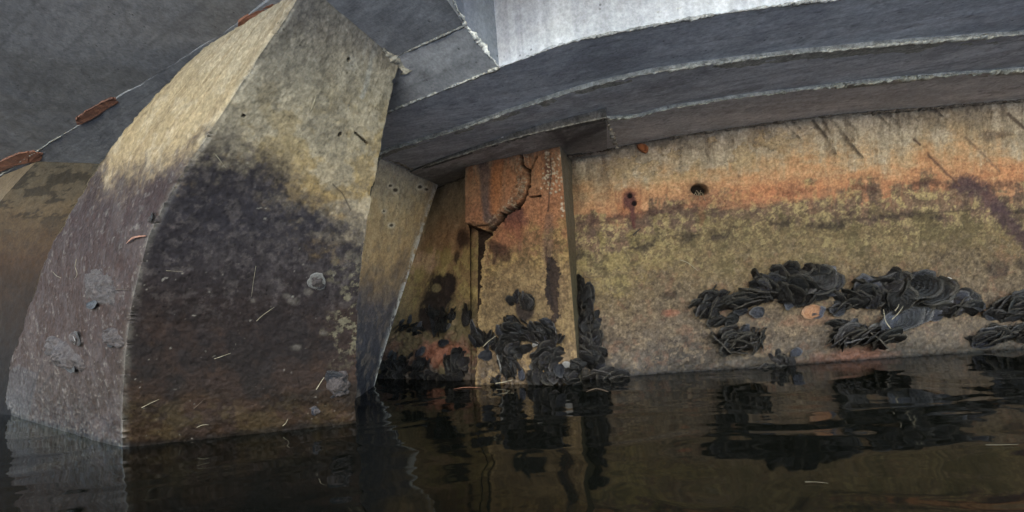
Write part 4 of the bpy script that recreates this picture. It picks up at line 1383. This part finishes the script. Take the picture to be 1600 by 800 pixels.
cluster('broad domed cluster of black oysters with pale grass blades caught in its middle', 'wall',
        [(1345, 455, 34, 22, -20, 14, 140, 20, 52, 44, .07), (1385, 452, 34, 26, -5, 14, 60, 24, 50, 44, .09), (1425, 446, 40, 16, 4, 13, 8, 12, 55, 62, .08),
         (1440, 462, 36, 10, -12, 8, 20, 10, 50, 50, .05), (1316, 474, 22, 10, 4, 6, 185, 12, 50, 42, .04)],
        [(1410, 490, 25, 6, 10, 60, 'pale'), (1390, 505, 195, 8, 12, 52, 'pale'), (1432, 488, 30, 6, 12, 44, 'pale'), (1464, 470, 30, 6, 10, 40, 'pale'), (1305, 484, 190, 8, 12, 30, 'pale')])
cluster('small cluster of brown oysters at the right tip of the broad domed cluster', 'wall',
        [(1482, 480, 34, 12, -4, 10, 185, 15, 55, 42, .05), (1498, 466, 18, 10, 5, 5, 15, 12, 45, 32, .05)],
        [(1520, 478, 350, 6, 12, 34, 'pale'), (1456, 490, 185, 6, 14, 34, 'pale')])
cluster('low cluster of grey and black oysters directly below the broad domed cluster', 'wall',
        [(1348, 524, 46, 16, 0, 14, 178, 14, 56, 56, .06), (1308, 532, 15, 13, 20, 7, 220, 18, 50, 30, .05), (1322, 508, 30, 12, 10, 7, 160, 12, 45, 40, .05)],
        [(1334, 512, 175, 10, 20, 40, 'pale'), (1366, 510, 170, 10, 14, 34, 'white')])
cluster('upper of the two dark oyster clusters at the right edge of the picture', 'wall',
        [(1565, 484, 34, 17, 6, 13, 165, 12, 55, 42, .045), (1600, 480, 30, 14, 6, 9, 165, 12, 55, 42, .045)],
        [(1550, 492, 150, 12, 20, 30, 'pale'), (1590, 468, 165, 10, 40, 48, 'dark')])
cluster('lower of the two dark oyster clusters at the right edge, close over the water', 'wall',
        [(1548, 524, 36, 16, -4, 12, 172, 12, 56, 44, .045), (1590, 520, 34, 12, -4, 9, 172, 12, 56, 42, .045)],
        [(1532, 536, 160, 10, 30, 34, 'pale')])
cluster('small group of grey oysters at the waterline below the orange shell', 'wall',
        [(1216, 559, 15, 8, 10, 6, 110, 12, 45, 22, .02), (1203, 576, 27, 6, -3, 8, 182, 10, 50, 28, .025)],
        [(1243, 551, 20, 4, 2, 20, 'pale'), (1232, 563, 170, 4, 2, 20, 'grey')])
cluster('flat cluster of black oysters at the waterline right of the pilaster foot', 'wall',
        [(948, 588, 28, 11, 4, 9, 176, 14, 56, 46, .06)], [(938, 575, 45, 15, 20, 22, 'pale')])
cluster('tall column of four dark shaggy oyster clumps in the corner right of the pilaster', 'wall',
        [(915, 468, 19, 30, 0, 13, 80, 25, 45, 30, .09), (918, 505, 20, 28, 0, 13, 250, 25, 45, 30, .09), (922, 528, 22, 24, 0, 12, 60, 25, 45, 30, .09),
         (921, 552, 20, 22, 0, 11, 120, 25, 45, 32, .09)],
        [(905, 520, 90, 20, 10, 16, 'pale'), (907, 440, 80, 30, 40, 26, 'dark')])
cluster('dark round oyster lumps at the waterline at the right foot of the pilaster', 'pilaster',
        [(890, 586, 16, 15, 0, 8, 200, 25, 40, 26, .07), (912, 592, 20, 13, 0, 8, 180, 25, 40, 30, .08)],
        [(889, 571, 80, 25, 0, 20, 'white')])
cluster('large round cluster of black oysters on the middle of the pilaster foot', 'pilaster',
        [(806, 520, 26, 26, 0, 18, 150, 22, 48, 34, .08), (800, 548, 24, 16, 0, 10, 240, 20, 50, 32, .06), (797, 498, 12, 6, 0, 4, 90, 15, 50, 24, .04)],
        [(783, 520, 110, 15, 30, 28, 'pale'), (820, 545, 200, 15, 30, 26, 'dark')], 'oyster clusters on the pilaster')
cluster('round cluster of grey and black oysters right of the large round one', 'pilaster',
        [(846, 518, 24, 22, 0, 15, 120, 20, 48, 30, .07), (870, 530, 12, 10, 0, 5, 30, 15, 40, 24, .05)],
        [(832, 512, 100, 15, 25, 24, 'pale'), (848, 530, 180, 10, 10, 18, 'pale'), (838, 538, 10, 10, 10, 12, 'white'), (868, 512, 85, 20, 50, 20, 'white')], 'oyster clusters on the pilaster')
cluster('low fan of bluish grey oysters under the round clusters on the pilaster', 'pilaster',
        [(856, 556, 26, 18, -10, 13, 195, 18, 50, 40, .07)],
        [(846, 568, 185, 10, 15, 36, 'pale'), (852, 544, 15, 12, 10, 26, 'pale')], 'oyster clusters on the pilaster')
cluster('shaggy fringe of dark oysters at the waterline in the middle of the pilaster', 'pilaster',
        [(866, 584, 26, 17, 0, 12, 270, 20, 55, 36, .08), (840, 590, 18, 13, 0, 8, 260, 20, 50, 30, .06)],
        [], 'oyster clusters on the pilaster')
cluster('grey oyster cluster with a white crescent shell edge above the waterline', 'pilaster',
        [(796, 572, 20, 22, 0, 11, 120, 18, 40, 34, .06), (775, 594, 10, 7, 0, 4, 60, 12, 40, 22, .04)],
        [(783, 568, 95, 10, 64, 30, 'white'), (800, 575, 100, 8, 20, 26, 'pale'), (816, 584, 80, 10, 20, 20, 'pale')], 'oyster clusters on the pilaster')
cluster('small cluster of grey oysters at the left edge of the pilaster', 'pilaster',
        [(748, 527, 16, 14, 0, 9, 100, 20, 45, 30, .07), (770, 532, 14, 16, 0, 7, 60, 15, 40, 28, .05)],
        [(742, 515, 95, 15, 40, 30, 'pale'), (760, 556, 200, 12, 10, 22, 'pale')], 'oyster clusters on the pilaster')
cluster('two smooth dark oysters side by side on the bare pilaster above the clusters', 'pilaster',
        [(808, 463, 12, 13, 0, 2, 90, 10, 10, 27, .02), (826, 468, 10, 15, 0, 2, 100, 10, 15, 30, .02)],
        [(818, 462, 80, 12, 50, 16, 'pale')], 'oyster clusters on the pilaster')
cluster('single long black oyster standing in the gap left of the pilaster', 'bay',
        [(733, 493, 8, 14, 0, 3, 92, 12, 20, 34, .04)], [], 'oyster clusters in the shaded bay')
cluster('curled grey oyster cluster below the dark scar in the shaded bay', 'bay',
        [(683, 490, 15, 12, 0, 8, 130, 20, 40, 26, .06), (694, 512, 16, 14, 0, 9, 60, 20, 40, 28, .06), (706, 494, 12, 12, 0, 6, 40, 20, 40, 24, .05)],
        [(674, 490, 100, 15, 30, 26, 'pale'), (680, 512, 110, 12, 30, 30, 'pale'), (704, 511, 10, 8, 5, 13, 'white'), (697, 536, 340, 10, 30, 24, 'pale')], 'oyster clusters in the shaded bay')
cluster('ribbed purple grey oyster cluster just above the water beside the pilaster foot', 'bay',
        [(716, 568, 21, 22, 0, 13, 280, 22, 50, 36, .07)],
        [(700, 570, 110, 10, 35, 36, 'pale'), (714, 588, 190, 10, 20, 24, 'pale'), (757, 556, 30, 10, 5, 16, 'pale')], 'oyster clusters in the shaded bay')
cluster('dark encrusted oyster mass at the waterline beside the narrow column', 'bay',
        [(622, 575, 26, 22, 0, 11, 160, 20, 45, 26, .07), (655, 570, 22, 20, 0, 9, 60, 20, 40, 24, .06), (668, 588, 30, 9, 0, 8, 180, 15, 40, 24, .05), (700, 594, 26, 7, 0, 7, 170, 15, 40, 24, .05), (610, 590, 22, 9, 0, 6, 200, 15, 40, 22, .05)],
        [(660, 552, 30, 8, 5, 22, 'pale'), (612, 555, 80, 10, 10, 14, 'pale')], 'oyster clusters in the shaded bay')
cluster('scattered small grey green oysters high beside the narrow column edge', 'bay',
        [(628, 512, 12, 10, 0, 4, 20, 12, 25, 18, .03), (650, 515, 16, 9, 0, 5, 170, 12, 25, 18, .03)],
        [(630, 505, 10, 6, 0, 13, 'pale'), (658, 508, 20, 6, 0, 16, 'pale'), (643, 500, 80, 6, 0, 14, 'pale')], 'oyster clusters in the shaded bay')

def oyster(label, key, x, y, r, deg, kind, h, shells=(), ry=None, group='oysters on the large column', mat='barnacle'):
    P, N = surf(x, y, key)
    px2m = (P - CAM).dot(CF) / FOC
    root = empty('oyster', P, label, 'oyster', group)
    V, F = mound(P, N, 0, r * stretch(x, y, key, 0), (ry or r) * stretch(x, y, key, 90), h, int(x * 3 + y), 44, 14, 4)
    link_mesh('lower_valve', V, F, M[mat], root, True)
    for (dx, dy, a, t, rl, ln, kd) in shells:
        Q, N = surf(x + dx, y + dy, key)
        o = add_shell(root, SR.choice(SH[kd]), shell_matrix(Q, N, a, t, rl, ln * stretch(x, y, key, a), h * .3, stretch(x, y, key, a + 90) / stretch(x, y, key, a), .55 * px2m / stretch(x, y, key, a)))
        o.name = 'upper_valve'
    return root

oyster('pale whitish oyster stuck at middle height on the shaded face of the large column', 'col1_front', 497, 440, 14, 70, 'pale', .016,
       [(0, -2, 70, 4, 0, 28, 'white'), (3, 3, 250, 6, 0, 20, 'pale')], 17)
oyster('large blue grey oyster low on the large column with a straw beside it', 'col1_front', 527, 598, 22, 110, 'pale', .036,
       [(-4, -4, 110, 6, 5, 44, 'pale'), (2, 16, 190, 6, 40, 24, 'pale')], 24)
oyster('small round grey oyster near the waterline under the large blue grey one', 'col1_front', 493, 641, 9, 0, 'pale', .012, [(0, 0, 80, 4, 0, 15, 'pale')])
oyster('broad flat oyster with broken pale rim, largest on the left face of the large column', 'col1_left', 158, 448, 29, 40, 'pale', .022,
       [(-10, 26, 5, 3, 15, 22, 'pale')], 34)
oyster('round grey oyster close to the worn edge of the large column', 'col1_left', 177, 527, 15, 0, 'pale', .026, [(0, 10, 10, 3, 10, 12, 'pale')], 15)
oyster('wide low grey oyster lump near the left edge of the large column', 'col1_left', 97, 554, 29, 10, 'pale', .030,
       [(14, 17, 355, 3, 15, 20, 'pale')], 23)
oyster('small oyster with a bright white curved edge, above the wide low lump', 'col1_left', 121, 529, 9, 60, 'pale', .018,
       [(-3, 0, 95, 4, 10, 17, 'white'), (2, -1, 70, 3, 0, 16, 'grey')], 11)
oyster('small knobbly grey oyster beside the rust coloured leaf on the large column', 'col1_left', 239, 341, 8, 0, 'pale', .014, [(0, -2, 40, 8, 10, 13, 'grey')], 9)
oyster('orange worn oyster shell lying flat between the two biggest clusters', 'wall', 1268, 490, 17, 0, 'orange', .008,
       [(0, 0, 185, 3, 0, 36, 'orange'), (12, -2, 30, 5, 5, 22, 'pale')], 10, 'single shells on the wall')
oyster('pale round shell lying flat at the upper right of the broad domed cluster', 'wall', 1477, 446, 11, 0, 'pale', .006, [(0, 0, 5, 3, 0, 26, 'white')], 6, 'single shells on the wall')
oyster('tiny white shell on the yellow wall just above the long arching cluster', 'wall', 1254, 406, 5, 0, 'white', .004, [(0, 0, 170, 3, 0, 11, 'white')], 3, 'single shells on the wall')

# ---- strands
def strand(name, label, cat, key, pts, w, mat, lift=.004, flat=1.0, group=None, bow=.0, on_water=False, seg=6, belly=False):
    C = smooth_curve([(x, y, 0) for x, y in pts], 18)
    P = []
    for i, (x, y, _) in enumerate(C):
        if on_water:
            p, n = hit_z(x, y, .004), Vector((0, 0, 1))
        else:
            p, n = surf(x, y, key)
        t = i / 17
        P.append((p + n * (lift + bow * math.sin(math.pi * t)), n))
    px2m = (P[0][0] - CAM).dot(CF) / FOC
    V, F = [], []
    for i, (p, n) in enumerate(P):
        t = i / 17
        d = (P[min(i + 1, 17)][0] - P[max(i - 1, 0)][0]).normalized()
        s = d.cross(n).normalized()
        n2 = s.cross(d)
        r = w * .34 * px2m * ((math.sin(math.pi * (.06 + .88 * t)) ** .8) if belly else (1 - .55 * t))
        for j in range(seg):
            a = 2 * math.pi * j / seg
            V.append(p + s * (r * math.cos(a)) + n2 * (r * flat * math.sin(a)))
    for i in range(17):
        for j in range(seg):
            F.append((i * seg + j, i * seg + (j + 1) % seg, (i + 1) * seg + (j + 1) % seg, (i + 1) * seg + j))
    F.append(tuple(reversed(range(seg))))
    F.append(tuple(17 * seg + j for j in range(seg)))
    o = link_mesh(name, V, F, M[mat], None, True, P[0][0])
    return tag(o, label, cat, group)

G1 = 'straws and twigs stuck to the large column'
strand('dry_leaf', 'pale pointed dry leaf high on the beige upper part of the large column', 'leaf', 'col1_front', [(494, 148), (490, 160), (484, 175)], 4.5, 'straw', .004, .3, None, .004, belly=True)
strand('straw', 'short yellow straw beside the black stain edge near the left arris of the large column', 'straw', 'col1_front', [(337, 241), (344, 250), (352, 261)], 2.2, 'straw', .004, .5, G1)
strand('dead_leaf', 'narrow curved rust coloured leaf stuck on the arris of the large column', 'leaf', ('col1_left', 'col1_front'), [(200, 381), (211, 373), (221, 370), (231, 369)], 4.5, 'leaf', .005, .35, None, .004, belly=True)
strand('straw', 'long pale straw slanting up on the black face of the large column', 'straw', 'col1_front', [(401, 501), (412, 491), (432, 477)], 1.8, 'straw', .003, .6, G1)
strand('straw', 'upright hair thin straw in the middle of the black column face', 'straw', 'col1_front', [(400, 415), (396, 440), (393, 463)], 1.2, 'straw', .003, .6, G1)
strand('straw', 'pale straw low on the black column face left of centre', 'straw', 'col1_front', [(222, 636), (234, 630), (249, 623)], 1.8, 'straw', .003, .6, G1)
strand('straw', 'white curved straw near the waterline on the large column', 'straw', 'col1_front', [(308, 667), (318, 663), (332, 663)], 2.2, 'straw', .003, .6, G1)
strand('straw', 'short straw at the waterline below the small round oyster', 'straw', 'col1_front', [(442, 665), (447, 660), (450, 654)], 1.8, 'straw', .003, .6, G1)
strand('straw', 'bright yellow straw propped against the large blue grey oyster', 'straw', 'col1_front', [(495, 606), (501, 596), (507, 587)], 2.4, 'straw', .012, .6, G1)
strand('straw', 'thin pale hooked straw near the upper left edge of the large column', 'straw', 'col1_left', [(121, 405), (119, 416), (122, 428), (118, 436)], 1.8, 'straw', .003, .6, G1)
strand('twig', 'short dark twig sticking out beside the broad oyster scar', 'twig', 'col1_left', [(183, 453), (192, 452), (204, 453)], 2.2, 'twig', .006, .8, G1)
strand('straw', 'tiny pale straw at the very left edge of the large column', 'straw', 'col1_left', [(84, 425), (90, 431), (97, 434)], 1.6, 'straw', .003, .6, G1)
strand('straw', 'thin dark straw low in the middle of the black column face', 'straw', 'col1_front', [(303, 638), (312, 630), (322, 621)], 1.6, 'twig', .003, .6, G1)
strand('straw', 'small pale straw above the waterline at the middle of the large column', 'straw', 'col1_front', [(335, 560), (347, 556), (361, 551)], 1.6, 'straw', .003, .6, G1)
strand('straw', 'thin grey straw close to the arris of the large column', 'straw', 'col1_front', [(260, 422), (272, 423), (286, 424)], 1.2, 'straw', .003, .6, G1)
G2 = 'straws and twigs stuck to the wall'
strand('straw', 'curved pale straw on the olive wall left of the long arching cluster', 'straw', 'wall', [(1062, 406), (1075, 411), (1090, 423)], 1.8, 'straw', .004, .6, G2)
strand('twig', 'thin dark twig poking sideways from the corner above the tall oyster clumps', 'twig', 'wall', [(912, 432), (922, 434), (936, 433)], 1.4, 'twig', .006, .8, G2)
strand('twig', 'black curled twig on the wall below the rusty bolt holes', 'twig', 'wall', [(989, 368), (993, 364), (1001, 357)], 5.0, 'dark', .006, .6, G2)
strand('straw', 'reddish root hanging beside the lowest of the tall oyster clumps', 'straw', 'wall', [(936, 530), (942, 543), (950, 556)], 1.8, 'leaf', .006, .8, G2)
strand('grass_blade', 'upright pale grass blade at the left of the broad domed cluster', 'grass blade', 'wall', [(1370, 508), (1362, 496), (1359, 479)], 2.6, 'straw', .09, .5, 'grass blades caught in the oysters')
strand('grass_blade', 'slanting pale grass blade at the middle of the broad domed cluster', 'grass blade', 'wall', [(1367, 493), (1376, 484), (1384, 473)], 2.6, 'straw', .11, .5, 'grass blades caught in the oysters')
strand('grass_blade', 'short pale grass blade highest in the broad domed cluster', 'grass blade', 'wall', [(1370, 480), (1374, 475), (1376, 470)], 2.4, 'straw', .115, .5, 'grass blades caught in the oysters')
strand('grass_blade', 'yellow grass blade slanting among the grey oysters at the left edge of the pilaster', 'grass blade', 'pilaster', [(763, 541), (772, 532), (783, 524)], 2.0, 'straw', .07, .5, 'grass blades caught in the oysters')
strand('grass_blade', 'pale grass blade lying at the waterline below the white crescent shell', 'grass blade', 'pilaster', [(779, 597), (792, 595), (806, 591)], 2.6, 'straw', .05, .5, 'grass blades caught in the oysters')
strand('straw', 'thin straw resting below the low grey cluster over the rusty patch', 'straw', 'wall', [(1362, 535), (1370, 540), (1378, 546)], 1.4, 'straw', .006, .6, G2)
# afloat
G3 = 'leaves and straws afloat on the water'
strand('dead_leaf', 'rust brown leaf afloat in front of the pilaster foot', 'leaf', None, [(708, 608), (728, 605), (752, 606)], 7, 'leaf', .0, .2, G3, on_water=True, belly=True)
strand('dead_leaf', 'green brown leaf afloat at the right foot of the pilaster', 'leaf', None, [(916, 612), (932, 607), (950, 612)], 9, 'twig', .0, .2, G3, on_water=True, belly=True)
strand('grass_blade', 'yellow green grass blade afloat at the right of the water', 'grass blade', None, [(1540, 695), (1565, 695), (1591, 694)], 1.4, 'straw', .0, .4, G3, on_water=True)
strand('grass_blade', 'yellow grass blade afloat low in the middle right of the water', 'grass blade', None, [(1258, 753), (1275, 753), (1294, 755)], 1.5, 'straw', .0, .4, G3, on_water=True)

# brick scrap wedged under the deck joint
def brick():
    P, N = surf(1004, 232, 'wall')
    px2m = (P - CAM).dot(CF) / FOC
    T, S = plane_axes(N, 0)
    o2 = [(-8, 5), (-2, 7), (5, 5), (9, 0), (8, -6), (4, -9), (-2, -6), (-7, -1)]
    V = []
    for d, k in ((-.01, 1.0), (.022, 1.0), (.03, .7)):
        for (a, b) in o2:
            V.append(P + T * (a * k * px2m) + Vector((0, 0, b * k * px2m)) + N * (d + random.uniform(-.003, .003)))
    n = len(o2)
    F = [(i + r * n, (i + 1) % n + r * n, (i + 1) % n + (r + 1) * n, i + (r + 1) * n) for r in (0, 1) for i in range(n)]
    F += [tuple(2 * n + i for i in range(n)), tuple(reversed(range(n)))]
    tag(link_mesh('brick_scrap', V, F, M['brick'], None, False, P), 'orange brick scrap wedged under the deck joint at the top of the wall', 'brick')
brick()

# rootlets growing from the round hole in the wall
def roots():
    P, N = surf(1094, 298, 'wall')
    px2m = (P - CAM).dot(CF) / FOC
    T, S = plane_axes(N, 0)
    U = Vector((0, 0, 1))
    V, F = [], []
    rr = random.Random(9)
    for i in range(11):
        q = P - N * .03 + T * rr.uniform(-6, 6) * px2m + U * rr.uniform(-5, 2) * px2m
        d = (N * .7 + T * rr.uniform(-.5, .7) - U * rr.uniform(.1, .9)).normalized()
        k0 = len(V)
        m = 8
        for k in range(m):
            r = .0022 * (1 - .7 * k / m)
            s = d.cross(U).normalized()
            t = s.cross(d)
            for j in range(4):
                a = math.pi / 2 * j
                V.append(q + s * r * math.cos(a) + t * r * math.sin(a))
            q = q + d * .0095
            d = (d - U * .22 + T * rr.uniform(-.35, .35) - N * .12).normalized()
        for k in range(m - 1):
            for j in range(4):
                F.append((k0 + k * 4 + j, k0 + k * 4 + (j + 1) % 4, k0 + (k + 1) * 4 + (j + 1) % 4, k0 + (k + 1) * 4 + j))
    tag(link_mesh('root_tuft', V, F, M['root'], None, False, P), 'tuft of pale rootlets hanging out of the round hole in the wall', 'roots')
roots()
